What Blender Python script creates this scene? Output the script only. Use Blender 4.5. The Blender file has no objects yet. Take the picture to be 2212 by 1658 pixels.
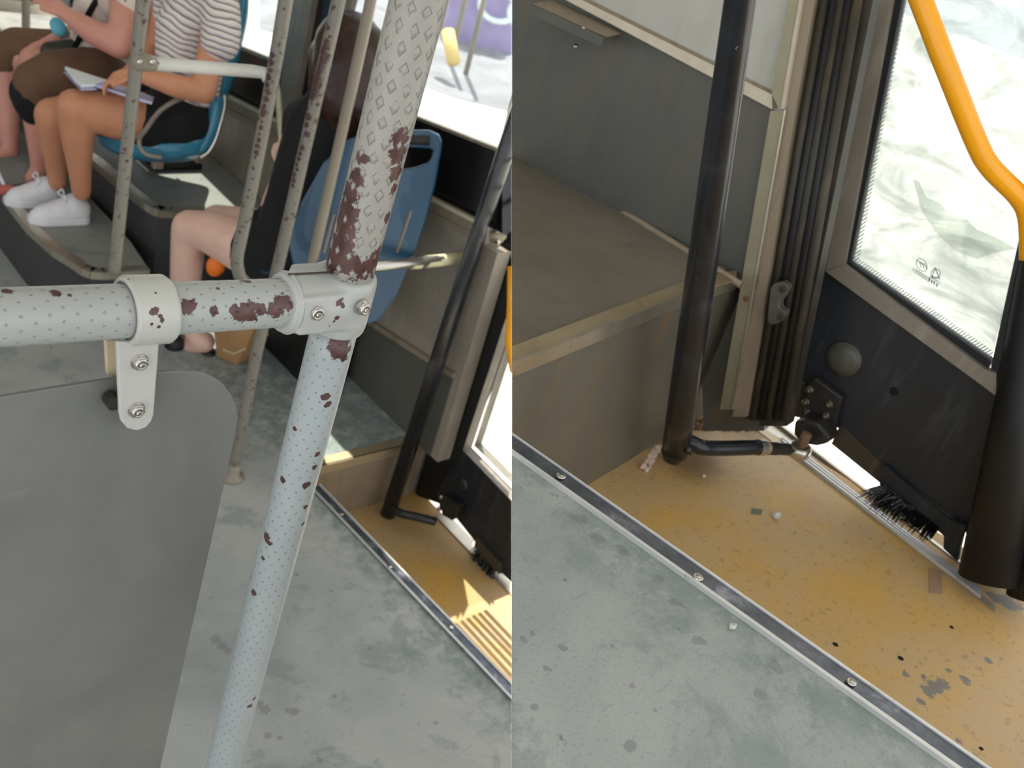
import bpy, bmesh, math, random
from mathutils import Vector, Matrix
V = Vector
random.seed(7)
scene = bpy.context.scene
COL = scene.collection

# ------------------------------------------------------------------ camera, sky, sun, exposure
F, CX, CY = 2200.0, 1106.0, 829.0
CR = V((0.72831031, -0.63140117, 0.26626424))      # camera right / down / forward in the world
CD = V((-0.15631286, -0.53140313, -0.83257252))
CF = V((0.66718092, 0.56475063, -0.4857225))
C0 = V((0, 0, 1.75))
cam = bpy.data.cameras.new('camera')
cam.sensor_width = 36.0
cam.lens = 36.0 * F / 2212.0
cam.clip_start = 0.05
cam.dof.use_dof = True
cam.dof.focus_distance = 0.97
cam.dof.aperture_fstop = cam.lens / 3.4
cam_ob = bpy.data.objects.new('camera', cam)
COL.objects.link(cam_ob)
cam_ob.matrix_world = Matrix(((CR.x, -CD.x, -CF.x, C0.x), (CR.y, -CD.y, -CF.y, C0.y), (CR.z, -CD.z, -CF.z, C0.z), (0, 0, 0, 1)))
scene.camera = cam_ob

world = bpy.data.worlds.new('sky')
scene.world = world
world.use_nodes = True
bg = world.node_tree.nodes['Background']
bg.inputs['Color'].default_value = (0.92, 0.95, 1.0, 1)
bg.inputs['Strength'].default_value = 1.25

SUNDIR = V((0.235, 0.381, 0.893)).normalized()      # towards the sun
sun = bpy.data.lights.new('sun', 'SUN')
sun.energy = 6.0
sun.angle = math.radians(0.6)
sun.color = (1.0, 0.93, 0.80)
sun_ob = bpy.data.objects.new('sun', sun)
COL.objects.link(sun_ob)
sun_ob.location = (3, 5, 9)
sun_ob.rotation_euler = SUNDIR.to_track_quat('Z', 'Y').to_euler()

vs = scene.view_settings
vs.view_transform = 'Standard'
vs.look = 'None'
vs.gamma = 1.0
vs.use_curve_mapping = False
vs.exposure = 0.42
try:
    scene.cycles.max_bounces = 8
    scene.cycles.transparent_max_bounces = 12
except Exception:
    pass

# ------------------------------------------------------------------ node helper
class G:
    def __init__(s, name):
        s.m = bpy.data.materials.new(name)
        s.m.use_nodes = True
        s.t = s.m.node_tree
        s.p = s.t.nodes['Principled BSDF']
        s.out = s.t.nodes['Material Output']
    def n(s, kind, **kw):
        nd = s.t.nodes.new(kind)
        for k, v in kw.items():
            setattr(nd, k, v)
        return nd
    def put(s, sock, v):
        if isinstance(v, bpy.types.NodeSocket):
            s.t.links.new(v, sock)
        elif isinstance(v, (tuple, list)) and len(v) == 3 and len(sock.default_value) == 4:
            sock.default_value = (*v, 1)
        else:
            sock.default_value = v
    def pos(s):
        return s.n('ShaderNodeNewGeometry').outputs['Position']
    def uv(s):
        return s.n('ShaderNodeUVMap').outputs['UV']
    def xyz(s, v):
        nd = s.n('ShaderNodeSeparateXYZ'); s.put(nd.inputs[0], v); return nd.outputs
    def comb(s, x, y, z=0.0):
        nd = s.n('ShaderNodeCombineXYZ')
        for i, a in enumerate((x, y, z)): s.put(nd.inputs[i], a)
        return nd.outputs[0]
    def vm(s, op, a, b=None):
        nd = s.n('ShaderNodeVectorMath', operation=op)
        s.put(nd.inputs[0], a)
        if b is not None: s.put(nd.inputs[1], b)
        return nd.outputs['Value'] if op in ('DISTANCE', 'LENGTH', 'DOT_PRODUCT') else nd.outputs[0]
    def math(s, op, a, b=None, c=None):
        nd = s.n('ShaderNodeMath', operation=op)
        s.put(nd.inputs[0], a)
        if b is not None: s.put(nd.inputs[1], b)
        if c is not None: s.put(nd.inputs[2], c)
        return nd.outputs[0]
    def sstep(s, x, a, b):
        nd = s.n('ShaderNodeMapRange', interpolation_type='SMOOTHSTEP')
        s.put(nd.inputs[0], x); nd.inputs[1].default_value = a; nd.inputs[2].default_value = b
        nd.inputs[3].default_value = 0; nd.inputs[4].default_value = 1
        return nd.outputs[0]
    def noise(s, vec, scale, detail=3.0, rough=0.55, dist=0.0):
        nd = s.n('ShaderNodeTexNoise')
        s.put(nd.inputs['Vector'], vec); nd.inputs['Scale'].default_value = scale
        nd.inputs['Detail'].default_value = detail; nd.inputs['Roughness'].default_value = rough
        nd.inputs['Distortion'].default_value = dist
        return nd.outputs[0]
    def ramp(s, fac, stops):
        nd = s.n('ShaderNodeValToRGB')
        s.put(nd.inputs[0], fac)
        cr = nd.color_ramp
        while len(cr.elements) < len(stops): cr.elements.new(0.5)
        for e, (p, c) in zip(cr.elements, stops):
            e.position = p
            e.color = (*c, 1) if isinstance(c, (tuple, list)) else (c, c, c, 1)
        return nd.outputs[0]
    def mix(s, fac, a, b):
        nd = s.n('ShaderNodeMix', data_type='RGBA')
        s.put(nd.inputs[0], fac); s.put(nd.inputs[6], a); s.put(nd.inputs[7], b)
        return nd.outputs[2]
    def bump(s, h, strength=0.3, dist=0.002, nrm=None):
        nd = s.n('ShaderNodeBump')
        s.put(nd.inputs['Height'], h); nd.inputs['Strength'].default_value = strength
        nd.inputs['Distance'].default_value = dist
        if nrm is not None: s.put(nd.inputs['Normal'], nrm)
        return nd.outputs[0]
    def set(s, color=None, rough=None, metal=None, normal=None, spec=None, **kw):
        if color is not None: s.put(s.p.inputs['Base Color'], color)
        if rough is not None: s.put(s.p.inputs['Roughness'], rough)
        if metal is not None: s.put(s.p.inputs['Metallic'], metal)
        if normal is not None: s.put(s.p.inputs['Normal'], normal)
        if spec is not None: s.put(s.p.inputs['Specular IOR Level'], spec)
        for k, v in kw.items(): s.put(s.p.inputs[k], v)
        return s.m

def hx(r, g, b):
    """sRGB 0-255 to linear"""
    return tuple(((c / 255 + 0.055) / 1.055) ** 2.4 if c > 10 else c / 255 / 12.92 for c in (r, g, b))

def simple(name, col, rough=0.5, metal=0.0, var=0.12, scale=18.0, bump=0.0, spec=None):
    g = G(name)
    nz = g.noise(g.pos(), scale, 4.0, 0.6)
    a = tuple(c * (1 - var) for c in col); b = tuple(min(1, c * (1 + var)) for c in col)
    kw = {}
    if bump: kw['normal'] = g.bump(g.noise(g.pos(), scale * 8, 3.0), bump, 0.001)
    return g.set(g.ramp(nz, [(0.3, a), (0.7, b)]), rough, metal, spec=spec, **kw)

# ------------------------------------------------------------------ frames: the photo is two views, so the place is two bays
class Side:
    def __init__(s, name, xr, fz):
        s.name = name; s.x = V((xr[0], xr[1], 0)).normalized(); s.y = V((-s.x.y, s.x.x, 0)); s.fz = fz
LEFT = Side('L', (1, 0), 0.0)
RIGHT = Side('R', (0.98277188, 0.18482272), 1.20)
cur = LEFT
def use(side):
    global cur
    cur = side
def ray(px, py):
    return CR * (px - CX) + CD * (py - CY) + CF * F
def D(px, py, d):
    return C0 + ray(px, py) * (d / F)
def PL(px, py, p0, n):
    r = ray(px, py)
    return C0 + r * ((p0 - C0).dot(n) / r.dot(n))
def L(x, y, z):
    return cur.x * x + cur.y * y + V((0, 0, z + cur.fz))
def Z(px, py, z): return PL(px, py, V((0, 0, z + cur.fz)), V((0, 0, 1)))
def X(px, py, x): return PL(px, py, cur.x * x, cur.x)
def Y(px, py, y): return PL(px, py, cur.y * y, cur.y)
def depth(p): return (p - C0).dot(CF)

# ------------------------------------------------------------------ object helpers
def woff(o):
    v = V((0, 0, 0))
    while o is not None:
        v += o.location; o = o.parent
    return v
def clip(bm):
    """each bay ends at the seam between the two views"""
    keep = -1 if cur is LEFT else 1
    nrm = CR * keep
    if all((v.co - C0).dot(nrm) > -1e-6 for v in bm.verts): return
    geom = bm.verts[:] + bm.edges[:] + bm.faces[:]
    r = bmesh.ops.bisect_plane(bm, geom=geom, plane_co=C0, plane_no=nrm, clear_inner=True, clear_outer=False)
    ed = [e for e in r['geom_cut'] if isinstance(e, bmesh.types.BMEdge)]
    if ed:
        try: bmesh.ops.holes_fill(bm, edges=ed, sides=0)
        except Exception: pass
def obj(name, bm, m, parent=None, smooth=False, doclip=True, bevel=0.0, loc=None):
    if doclip: clip(bm)
    bmesh.ops.recalc_face_normals(bm, faces=bm.faces[:])
    me = bpy.data.meshes.new(name)
    if parent is not None:
        off = woff(parent)
    else:
        cs = [v.co for v in bm.verts]
        off = loc if loc is not None else (V((sum(c.x for c in cs) / len(cs), sum(c.y for c in cs) / len(cs), min(c.z for c in cs))) if cs else V((0, 0, 0)))
    bmesh.ops.translate(bm, verts=bm.verts[:], vec=-off)
    bm.to_mesh(me); bm.free()
    for p in me.polygons: p.use_smooth = smooth
    if m is not None: me.materials.append(m)
    o = bpy.data.objects.new(name, me)
    COL.objects.link(o)
    if parent is not None: o.parent = parent
    else: o.location = off
    if bevel:
        b = o.modifiers.new('bevel', 'BEVEL'); b.width = bevel; b.segments = 2; b.limit_method = 'ANGLE'
    return o
def thing(name, loc, label, cat, group=None):
    o = bpy.data.objects.new(name, None)
    o.empty_display_size = 0.05
    COL.objects.link(o); o.location = loc
    o['label'] = label; o['category'] = cat
    if group: o['group'] = group
    return o
def tag(o, label, cat, group=None):
    o['label'] = label; o['category'] = cat
    if group: o['group'] = group
    return o
def struct(o):
    o['kind'] = 'structure'; return o

def add_prism(bm, pts, vec):
    a = [bm.verts.new(p) for p in pts]; b = [bm.verts.new(p + vec) for p in pts]
    n = len(pts)
    bm.faces.new(a); bm.faces.new(list(reversed(b)))
    for i in range(n):
        bm.faces.new((a[i], b[i], b[(i + 1) % n], a[(i + 1) % n]))
    return bm
def prism(pts, vec): return add_prism(bmesh.new(), pts, vec)
def add_box(bm, c, ax, ay, az):
    """box from centre and three half-extent vectors"""
    vs_ = []
    for i in (-1, 1):
        for j in (-1, 1):
            for k in (-1, 1):
                vs_.append(bm.verts.new(c + ax * i + ay * j + az * k))
    for f in ((0, 1, 3, 2), (4, 6, 7, 5), (0, 4, 5, 1), (2, 3, 7, 6), (0, 2, 6, 4), (1, 5, 7, 3)):
        bm.faces.new([vs_[i] for i in f])
    return bm
def box(x0, x1, y0, y1, z0, z1):
    bm = bmesh.new()
    return add_box(bm, L((x0 + x1) / 2, (y0 + y1) / 2, (z0 + z1) / 2), cur.x * ((x1 - x0) / 2), cur.y * ((y1 - y0) / 2), V((0, 0, (z1 - z0) / 2)))
def smoothpath(pts, k=6, rs=None):
    """Catmull-Rom through points (and radii)"""
    out = []; ro = []
    n = len(pts)
    for i in range(n - 1):
        p0 = pts[max(i - 1, 0)]; p1 = pts[i]; p2 = pts[i + 1]; p3 = pts[min(i + 2, n - 1)]
        for j in range(k):
            t = j / k
            out.append(0.5 * ((2 * p1) + (p2 - p0) * t + (2 * p0 - 5 * p1 + 4 * p2 - p3) * t * t + (3 * p1 - p0 - 3 * p2 + p3) * t ** 3))
            if rs: ro.append(rs[i] * (1 - t) + rs[i + 1] * t)
    out.append(pts[-1])
    if rs: ro.append(rs[-1]); return out, ro
    return out
def add_tube(bm, pts, r, seg=20, cap=True, flat=None, step=None):
    """sweep a circle along pts; r number or list; uv = (angle turns, metres)"""
    if step:
        q = [pts[0]]
        for a, b in zip(pts, pts[1:]):
            m_ = max(1, int((b - a).length / step))
            q += [a + (b - a) * (i / m_) for i in range(1, m_ + 1)]
        pts = q
    uvl = bm.loops.layers.uv.verify()
    n = len(pts)
    rs = r if isinstance(r, (list, tuple)) else [r] * n
    t0 = (pts[1] - pts[0]).normalized()
    ref = V((0, 0, 1)) if abs(t0.z) < 0.8 else V((0, 1, 0))
    nrm = (ref - t0 * ref.dot(t0)).normalized()
    rings = []; dist = [0.0]
    for i in range(n):
        if i == 0: t = t0
        elif i == n - 1: t = (pts[-1] - pts[-2]).normalized()
        else: t = ((pts[i + 1] - pts[i]).normalized() + (pts[i] - pts[i - 1]).normalized()).normalized()
        nrm = (nrm - t * nrm.dot(t)).normalized()
        bi = t.cross(nrm)
        f1 = flat if flat else 1.0
        rings.append([bm.verts.new(pts[i] + nrm * (math.cos(2 * math.pi * k / seg) * rs[i] * f1) + bi * (math.sin(2 * math.pi * k / seg) * rs[i])) for k in range(seg)])
        if i: dist.append(dist[-1] + (pts[i] - pts[i - 1]).length)
    for i in range(n - 1):
        for k in range(seg):
            f = bm.faces.new((rings[i][k], rings[i][(k + 1) % seg], rings[i + 1][(k + 1) % seg], rings[i + 1][k]))
            for lp, (u, v) in zip(f.loops, ((k, i), (k + 1, i), (k + 1, i + 1), (k, i + 1))):
                lp[uvl].uv = (u / seg, dist[v])
    if cap:
        bm.faces.new(rings[0]); bm.faces.new(list(reversed(rings[-1])))
    return bm
def tube(pts, r, seg=20, cap=True, **kw): return add_tube(bmesh.new(), pts, r, seg, cap, **kw)
def add_ball(bm, c, rx, ry=None, rz=None, ax=None, seg=16):
    """ellipsoid with optional axes (3 unit vectors)"""
    ry = ry or rx; rz = rz or rx
    ax = ax or (V((1, 0, 0)), V((0, 1, 0)), V((0, 0, 1)))
    m = Matrix(((ax[0].x * rx, ax[1].x * ry, ax[2].x * rz, c.x), (ax[0].y * rx, ax[1].y * ry, ax[2].y * rz, c.y), (ax[0].z * rx, ax[1].z * ry, ax[2].z * rz, c.z), (0, 0, 0, 1)))
    bmesh.ops.create_uvsphere(bm, u_segments=seg, v_segments=max(6, seg // 2), radius=1.0, matrix=m)
    return bm
def add_cone(bm, a, ra, b, rb, seg=14):
    add_ball(bm, a, ra, seg=seg); add_ball(bm, b, rb, seg=seg)
    if (b - a).length > 1e-4: add_tube(bm, [a, b], [ra, rb], seg)
    return bm
def flesh(name, chains, m, parent=None, voxel=0.006, it=6, balls=(), smoothfac=0.5, clipit=False):
    """one continuous surface grown over tapered limbs: voxel remesh of overlapping round cones"""
    bm = bmesh.new()
    for ch in chains:
        for (a, ra), (b, rb) in zip(ch, ch[1:]): add_cone(bm, a, ra, b, rb)
        if len(ch) == 1: add_ball(bm, ch[0][0], ch[0][1])
    for bl in balls: add_ball(bm, *bl)
    o = obj(name, bm, m, parent, smooth=True, doclip=clipit)
    r = o.modifiers.new('remesh', 'REMESH'); r.mode = 'VOXEL'; r.voxel_size = voxel; r.use_smooth_shade = True
    s = o.modifiers.new('smooth', 'SMOOTH'); s.factor = smoothfac; s.iterations = it
    return o
def disc_frame(axis):
    axis = axis.normalized()
    ref = V((0, 0, 1)) if abs(axis.z) < 0.9 else V((1, 0, 0))
    u = (ref - axis * ref.dot(axis)).normalized()
    return u, axis.cross(u), axis
def lathe(c, axis, prof, seg=24):
    """prof: (radius, height along axis)"""
    u, w, a = disc_frame(axis)
    bm = bmesh.new(); rings = []
    for r, h in prof:
        rings.append([bm.verts.new(c + a * h + (u * math.cos(2 * math.pi * k / seg) + w * math.sin(2 * math.pi * k / seg)) * max(r, 1e-5)) for k in range(seg)])
    for i in range(len(rings) - 1):
        for k in range(seg):
            bm.faces.new((rings[i][k], rings[i][(k + 1) % seg], rings[i + 1][(k + 1) % seg], rings[i + 1][k]))
    bm.faces.new(rings[0]); bm.faces.new(rings[-1])
    return bm
def arc(c, u, w, r0, r1, a0, a1, n=10):
    return [c + u * (math.cos(math.radians(a0 + (a1 - a0) * i / n)) * r0) + w * (math.sin(math.radians(a0 + (a1 - a0) * i / n)) * r1) for i in range(n + 1)]
# ------------------------------------------------------------------ materials
def spotmask(g, spots, wob=0.75, nscale=150):
    """ragged patches where paint has come off: world centres with radii"""
    p = g.pos()
    nz = g.noise(p, nscale, 6.0, 0.72)
    d = None
    for c, r in spots:
        q = g.math('DIVIDE', g.vm('DISTANCE', p, tuple(c)), r)
        d = q if d is None else g.math('MINIMUM', d, q)
    d = g.math('ADD', d, g.math('MULTIPLY', g.math('SUBTRACT', nz, 0.5), wob * 4))
    return g.math('SUBTRACT', 1.0, g.sstep(d, 0.97, 1.03))
def dimples(g, nu, dv, kx=1.0, ky=0.62, lo=0.16, hi=0.30):
    """staggered grid of small pyramids pressed into the tube skin"""
    u, v, _ = g.xyz(g.uv())
    vv = g.math('DIVIDE', v, dv)
    row = g.math('FLOOR', vv)
    uu = g.math('ADD', g.math('MULTIPLY', u, nu), g.math('MULTIPLY', row, 0.5))
    a = g.math('ABSOLUTE', g.math('SUBTRACT', g.math('FRACT', uu), 0.5))
    b = g.math('ABSOLUTE', g.math('SUBTRACT', g.math('FRACT', vv), 0.5))
    d = g.math('ADD', g.math('MULTIPLY', a, kx), g.math('MULTIPLY', b, ky))
    return d, g.math('SUBTRACT', 1.0, g.sstep(d, lo, hi))
PAINT = hx(170, 170, 166)
PRIMER = hx(72, 44, 42)
def paint(name, spots=None, kind=None, col=PAINT, chip=0.0, rough=0.38, thr=0.69, wear=40):
    g = G(name)
    p = g.pos()
    base = g.ramp(g.noise(p, 6, 3), [(0.3, tuple(c * 0.93 for c in col)), (0.7, tuple(min(1, c * 1.05) for c in col))])
    mask = None
    if spots: mask = spotmask(g, spots)
    if chip:
        sm = g.sstep(g.noise(p, wear, 5, 0.65), thr, thr + 0.015)
        mask = sm if mask is None else g.math('MAXIMUM', mask, sm)
    hgt = None
    if kind == 'diamond':
        d, m = dimples(g, 11, 0.0150, 1.0, 0.80, 0.10, 0.30)
        edge = g.math('MULTIPLY', g.sstep(d, 0.24, 0.30), g.math('SUBTRACT', 1.0, g.sstep(d, 0.33, 0.38)))
        edge = g.math('MULTIPLY', edge, g.sstep(g.noise(p, 130, 2), 0.42, 0.50))
        base = g.mix(g.math('MULTIPLY', edge, 0.75), base, hx(90, 84, 80))
        hgt = m
        if mask is not None:
            mask = g.math('MULTIPLY', mask, g.math('SUBTRACT', 1.0, g.math('MULTIPLY', m, g.sstep(g.noise(p, 60, 2), 0.40, 0.5))))
    elif kind == 'dimple':
        d, m = dimples(g, 12, 0.0095, 1.3, 1.0, 0.05, 0.22)
        hgt = g.math('SUBTRACT', 1.0, m)
        dark = g.math('SUBTRACT', 1.0, g.sstep(d, 0.06, 0.17))
        base = g.mix(g.math('MULTIPLY', dark, 0.35), base, hx(110, 110, 108))
    if mask is not None:
        base = g.mix(mask, base, g.ramp(g.noise(p, 90, 3), [(0.3, hx(58, 34, 33)), (0.7, hx(92, 62, 60))]))
        h2 = g.math('MULTIPLY', mask, -0.25)
        hgt = h2 if hgt is None else g.math('ADD', hgt, h2)
    kw = {}
    if hgt is not None: kw['normal'] = g.bump(hgt, 0.75, 0.0012)
    return g.set(base, rough, 0.0, **kw)

def floor_mat(name, stops, dark, speck, scuff=(0.62, 0.66), spots=None, spotcol=None, band=None):
    g = G(name); p = g.pos()
    base = g.ramp(g.noise(p, 2.6, 6, 0.62, 0.3), stops)
    big = g.sstep(g.noise(p, 5.5, 7, 0.72, 0.5), 0.54, 0.62)
    base = g.mix(g.math('MULTIPLY', big, 0.55), base, dark)
    sp = g.sstep(g.noise(p, 38, 4, 0.6), 0.69, 0.73)
    base = g.mix(g.math('MULTIPLY', sp, 0.7), base, speck)
    st = g.noise(g.vm('MULTIPLY', p, (14.0, 52.0, 14.0)), 1.0, 4, 0.6, 1.2)
    base = g.mix(g.math('MULTIPLY', g.sstep(st, *scuff), 0.35), base, dark)
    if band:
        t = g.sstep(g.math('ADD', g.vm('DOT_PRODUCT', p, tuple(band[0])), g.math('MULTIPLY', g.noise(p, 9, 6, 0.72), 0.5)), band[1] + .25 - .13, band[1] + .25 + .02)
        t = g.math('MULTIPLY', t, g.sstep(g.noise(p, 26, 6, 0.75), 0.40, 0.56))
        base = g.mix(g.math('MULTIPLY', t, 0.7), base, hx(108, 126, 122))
    if spots: base = g.mix(g.math('MULTIPLY', spotmask(g, [(c_, r_ * .6) for c_, r_ in spots], .9, 120), 0.5), base, spotcol or speck)
    fine = g.noise(p, 330, 2, 0.5)
    base = g.mix(g.math('MULTIPLY', g.sstep(fine, 0.52, 0.72), 0.25), base, speck)
    return g.set(base, g.ramp(g.noise(p, 8, 3), [(0.3, 0.5), (0.7, 0.7)]), 0.0, normal=g.bump(g.noise(p, 160, 3), 0.25, 0.0008))

M = {}
use(LEFT)
fs_l = [(Z(px, py, 0), r) for px, py, r in ((572, 1532, .020), (560, 1520, .016), (636, 1536, .016), (622, 1534, .012), (480, 1395, .018), (466, 1380, .022), (492, 1405, .014), (722, 1502, .008), (580, 1588, .014), (604, 1592, .010), (800, 1400, .008), (872, 1500, .004), (876, 1485, .004), (868, 1520, .004), (716, 1275, .008), (560, 850, .030), (600, 890, .022), (530, 800, .022), (640, 1240, .012), (900, 1290, .008), (940, 1560, .010), (690, 1640, .012))]
use(RIGHT)
fs_r = [(Z(px, py, 0), r) for px, py, r in ((1130, 1380, .006), (1150, 1368, .004), (1214, 1397, .006), (1467, 1357, .003), (1510, 1385, .010), (1322, 1394, .003), (1365, 1480, .004), (1155, 1525, .006), (1360, 1610, .008), (1415, 1532, .003), (1675, 1440, .012), (1640, 1500, .010), (1690, 1395, .008), (1290, 1160, .012), (1250, 1120, .014), (1345, 1190, .010), (1420, 1250, .010), (1460, 1300, .010), (1180, 1442, .004), (1190, 1447, .003))]
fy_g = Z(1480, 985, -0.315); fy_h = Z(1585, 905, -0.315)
fy_r = [(Z(px, py, -0.315), r) for px, py, r in ((2005, 1492, .010), (2020, 1482, .012), (2035, 1476, .010), (2085, 1468, .008), (2050, 1448, .005), (2135, 1425, .006), (1956, 1455, .006), (1995, 1460, .005), (2070, 1600, .004), (1990, 1515, .006), (2180, 1300, .020), (2150, 1290, .014))]
use(LEFT)
for key_, nm_, bd_ in (('floor', 'grey_vinyl_floor', (V((1, 0, 0)), 1.42)), ('floor_near', 'near_grey_vinyl_floor', (RIGHT.x, .76))):
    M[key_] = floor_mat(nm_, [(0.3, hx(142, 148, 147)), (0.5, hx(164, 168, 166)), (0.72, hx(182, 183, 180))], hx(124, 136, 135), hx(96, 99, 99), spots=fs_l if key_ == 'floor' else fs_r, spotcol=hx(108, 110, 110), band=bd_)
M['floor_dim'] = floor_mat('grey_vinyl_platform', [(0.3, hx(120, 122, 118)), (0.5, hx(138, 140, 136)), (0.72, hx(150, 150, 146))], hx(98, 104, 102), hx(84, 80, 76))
M['floor_shade'] = floor_mat('grimy_shaded_floor', [(0.3, hx(98, 90, 78)), (0.5, hx(112, 104, 92)), (0.72, hx(122, 116, 104))], hx(88, 88, 78), hx(84, 72, 56))  # browner, grimy stretch of the same vinyl, with shade darkened into its colours
def yellow_floor():
    g = G('worn_yellow_floor'); p = g.pos()
    base = g.ramp(g.noise(p, 5, 6, 0.65, 0.4), [(0.25, hx(182, 156, 122)), (0.45, hx(190, 158, 110)), (0.58, hx(194, 156, 90)), (0.75, hx(206, 158, 56))])
    base = g.mix(g.math('MULTIPLY', g.sstep(g.noise(p, 90, 4, 0.6), 0.56, 0.72), 0.45), base, hx(120, 98, 66))
    base = g.mix(g.math('MULTIPLY', g.sstep(g.noise(p, 75, 4, 0.7), 0.67, 0.71), 0.5), base, hx(96, 84, 64))
    base = g.mix(g.math('MULTIPLY', g.sstep(g.noise(p, 11, 5, 0.7), 0.70, 0.73), 0.8), base, hx(104, 104, 100))
    base = g.mix(g.math('MULTIPLY', spotmask(g, fy_r, .8, 160), 0.85), base, hx(104, 106, 108))
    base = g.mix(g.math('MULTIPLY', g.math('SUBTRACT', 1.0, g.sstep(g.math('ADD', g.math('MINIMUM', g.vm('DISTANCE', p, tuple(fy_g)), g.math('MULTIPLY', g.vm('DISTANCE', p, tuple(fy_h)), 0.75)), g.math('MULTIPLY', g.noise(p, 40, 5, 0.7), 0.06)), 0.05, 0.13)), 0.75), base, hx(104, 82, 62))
    return g.set(base, 0.5, 0, normal=g.bump(g.noise(p, 260, 3), 0.3, 0.0006))
M['yellow_floor'] = yellow_floor()
def panel(name, a, b, c=None, rough=0.55, streak=0.5, metal=0.0):
    g = G(name); p = g.pos()
    base = g.ramp(g.noise(p, 3.2, 5, 0.6, 0.5), [(0.3, a), (0.7, b)])
    if c:
        st = g.noise(g.vm('MULTIPLY', p, (34.0, 34.0, 5.0)), 1.0, 4, 0.6, 0.4)
        base = g.mix(g.math('MULTIPLY', g.sstep(st, 0.52, 0.70), streak), base, c)
    return g.set(base, rough, metal, normal=g.bump(g.noise(p, 60, 3), 0.12, 0.0006))
M['wall_grey'] = panel('grey_wall_laminate', hx(136, 128, 116), hx(160, 152, 140), hx(168, 160, 146), 0.42)
M['wall_dark'] = panel('dark_grey_wall_laminate', hx(72, 74, 72), hx(92, 90, 82), hx(96, 86, 68), 0.45)
M['wall_pale'] = panel('pale_wall_laminate', hx(166, 166, 160), hx(184, 183, 176), hx(160, 160, 140), 0.4)
M['riser'] = panel('stained_grey_riser', hx(84, 82, 74), hx(106, 102, 90), hx(116, 94, 62), 0.45, 0.6)
M['riser_dark'] = panel('charcoal_riser', hx(58, 60, 60), hx(72, 73, 72), None, 0.5)
M['black_panel'] = panel('dusty_black_panel', hx(20, 24, 30), hx(32, 37, 44), hx(74, 78, 82), 0.45, 0.28)
M['black'] = simple('black_rubber', hx(17, 18, 20), 0.5, 0, 0.3, 25, 0.1)
M['black_gloss'] = simple('gloss_black_trim', hx(24, 24, 26), 0.16, 0, 0.2, 12)
def blackpole():
    g = G('scratched_black_pole'); p = g.pos()
    base = g.ramp(g.noise(p, 8, 5, 0.65, 0.5), [(0.35, hx(18, 21, 27)), (0.6, hx(34, 38, 44)), (0.8, hx(74, 78, 80))])
    base = g.mix(g.sstep(g.noise(p, 55, 4, 0.7), 0.71, 0.74), base, hx(150, 148, 142))
    return g.set(base, 0.24, 0)
M['black_pole'] = blackpole()
def alu(name, a, b, rough=0.32, metal=0.85, sc=(4.0, 60.0, 60.0)):
    g = G(name); p = g.pos()
    base = g.ramp(g.noise(p, 5, 5, 0.6), [(0.3, a), (0.7, b)])
    dirt = g.sstep(g.noise(p, 30, 4, 0.65), 0.6, 0.72)
    base = g.mix(g.math('MULTIPLY', dirt, 0.4), base, hx(120, 104, 80))
    return g.set(base, rough, metal, normal=g.bump(g.noise(p, 140, 2), 0.1, 0.0004))
M['alu'] = alu('aluminium_trim', hx(176, 168, 150), hx(206, 200, 186))
M['alu_warm'] = alu('grimy_warm_aluminium', hx(160, 142, 112), hx(192, 176, 146), 0.4, 0.6)
M['cream_trim'] = simple('cream_trim', hx(196, 188, 168), 0.4, 0.1, 0.08, 30)
M['olive_trim'] = simple('olive_grey_trim', hx(146, 140, 116), 0.4, 0.3, 0.1, 14)
M['brown_frame'] = panel('brown_grey_frame', hx(128, 114, 96), hx(150, 136, 116), hx(104, 86, 62), 0.45, 0.5)
M['frame_grey'] = panel('worn_grey_frame', hx(120, 112, 104), hx(148, 140, 128), hx(170, 164, 150), 0.4, 0.4, 0.2)
def strip_mat():
    g = G('worn_steel_strip'); p = g.pos()
    base = g.ramp(g.noise(p, 22, 5, 0.65), [(0.35, hx(78, 82, 90)), (0.55, hx(104, 108, 118)), (0.72, hx(168, 172, 184))])
    return g.set(base, 0.38, 0.7)
M['strip'] = strip_mat()
M['strip_edge'] = alu('bright_strip_edge', hx(196, 196, 196), hx(230, 230, 228), 0.4, 0.4)
M['steel'] = simple('stainless_steel', hx(196, 192, 186), 0.2, 1.0, 0.05, 30)
M['chrome'] = simple('dull_chrome', hx(200, 196, 190), 0.25, 0.9, 0.05, 30)
def blue(name, a, b):
    g = G(name); p = g.pos()
    return g.set(g.ramp(g.noise(p, 4, 3), [(0.3, a), (0.7, b)]), 0.3, 0, **{'Coat Weight': 0.3})
M['blue'] = blue('blue_moulded_plastic', hx(34, 116, 152), hx(60, 144, 174))
M['blue_deep'] = blue('deep_blue_moulded_plastic', hx(12, 62, 94), hx(24, 76, 106))
def skin(name, a, b):
    g = G(name); p = g.pos()
    return g.set(g.ramp(g.noise(p, 9, 3), [(0.3, a), (0.7, b)]), 0.5, 0, **{'Subsurface Weight': 0.12, 'Subsurface Radius': (0.01, 0.004, 0.002), 'Subsurface Scale': 1.0})
M['skin_tan'] = skin('tan_skin', hx(198, 134, 102), hx(212, 150, 116))
M['skin_pink'] = skin('rosy_skin', hx(214, 150, 134), hx(228, 166, 148))
M['skin_pale'] = skin('pale_skin', hx(220, 180, 162), hx(232, 194, 176))
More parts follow.
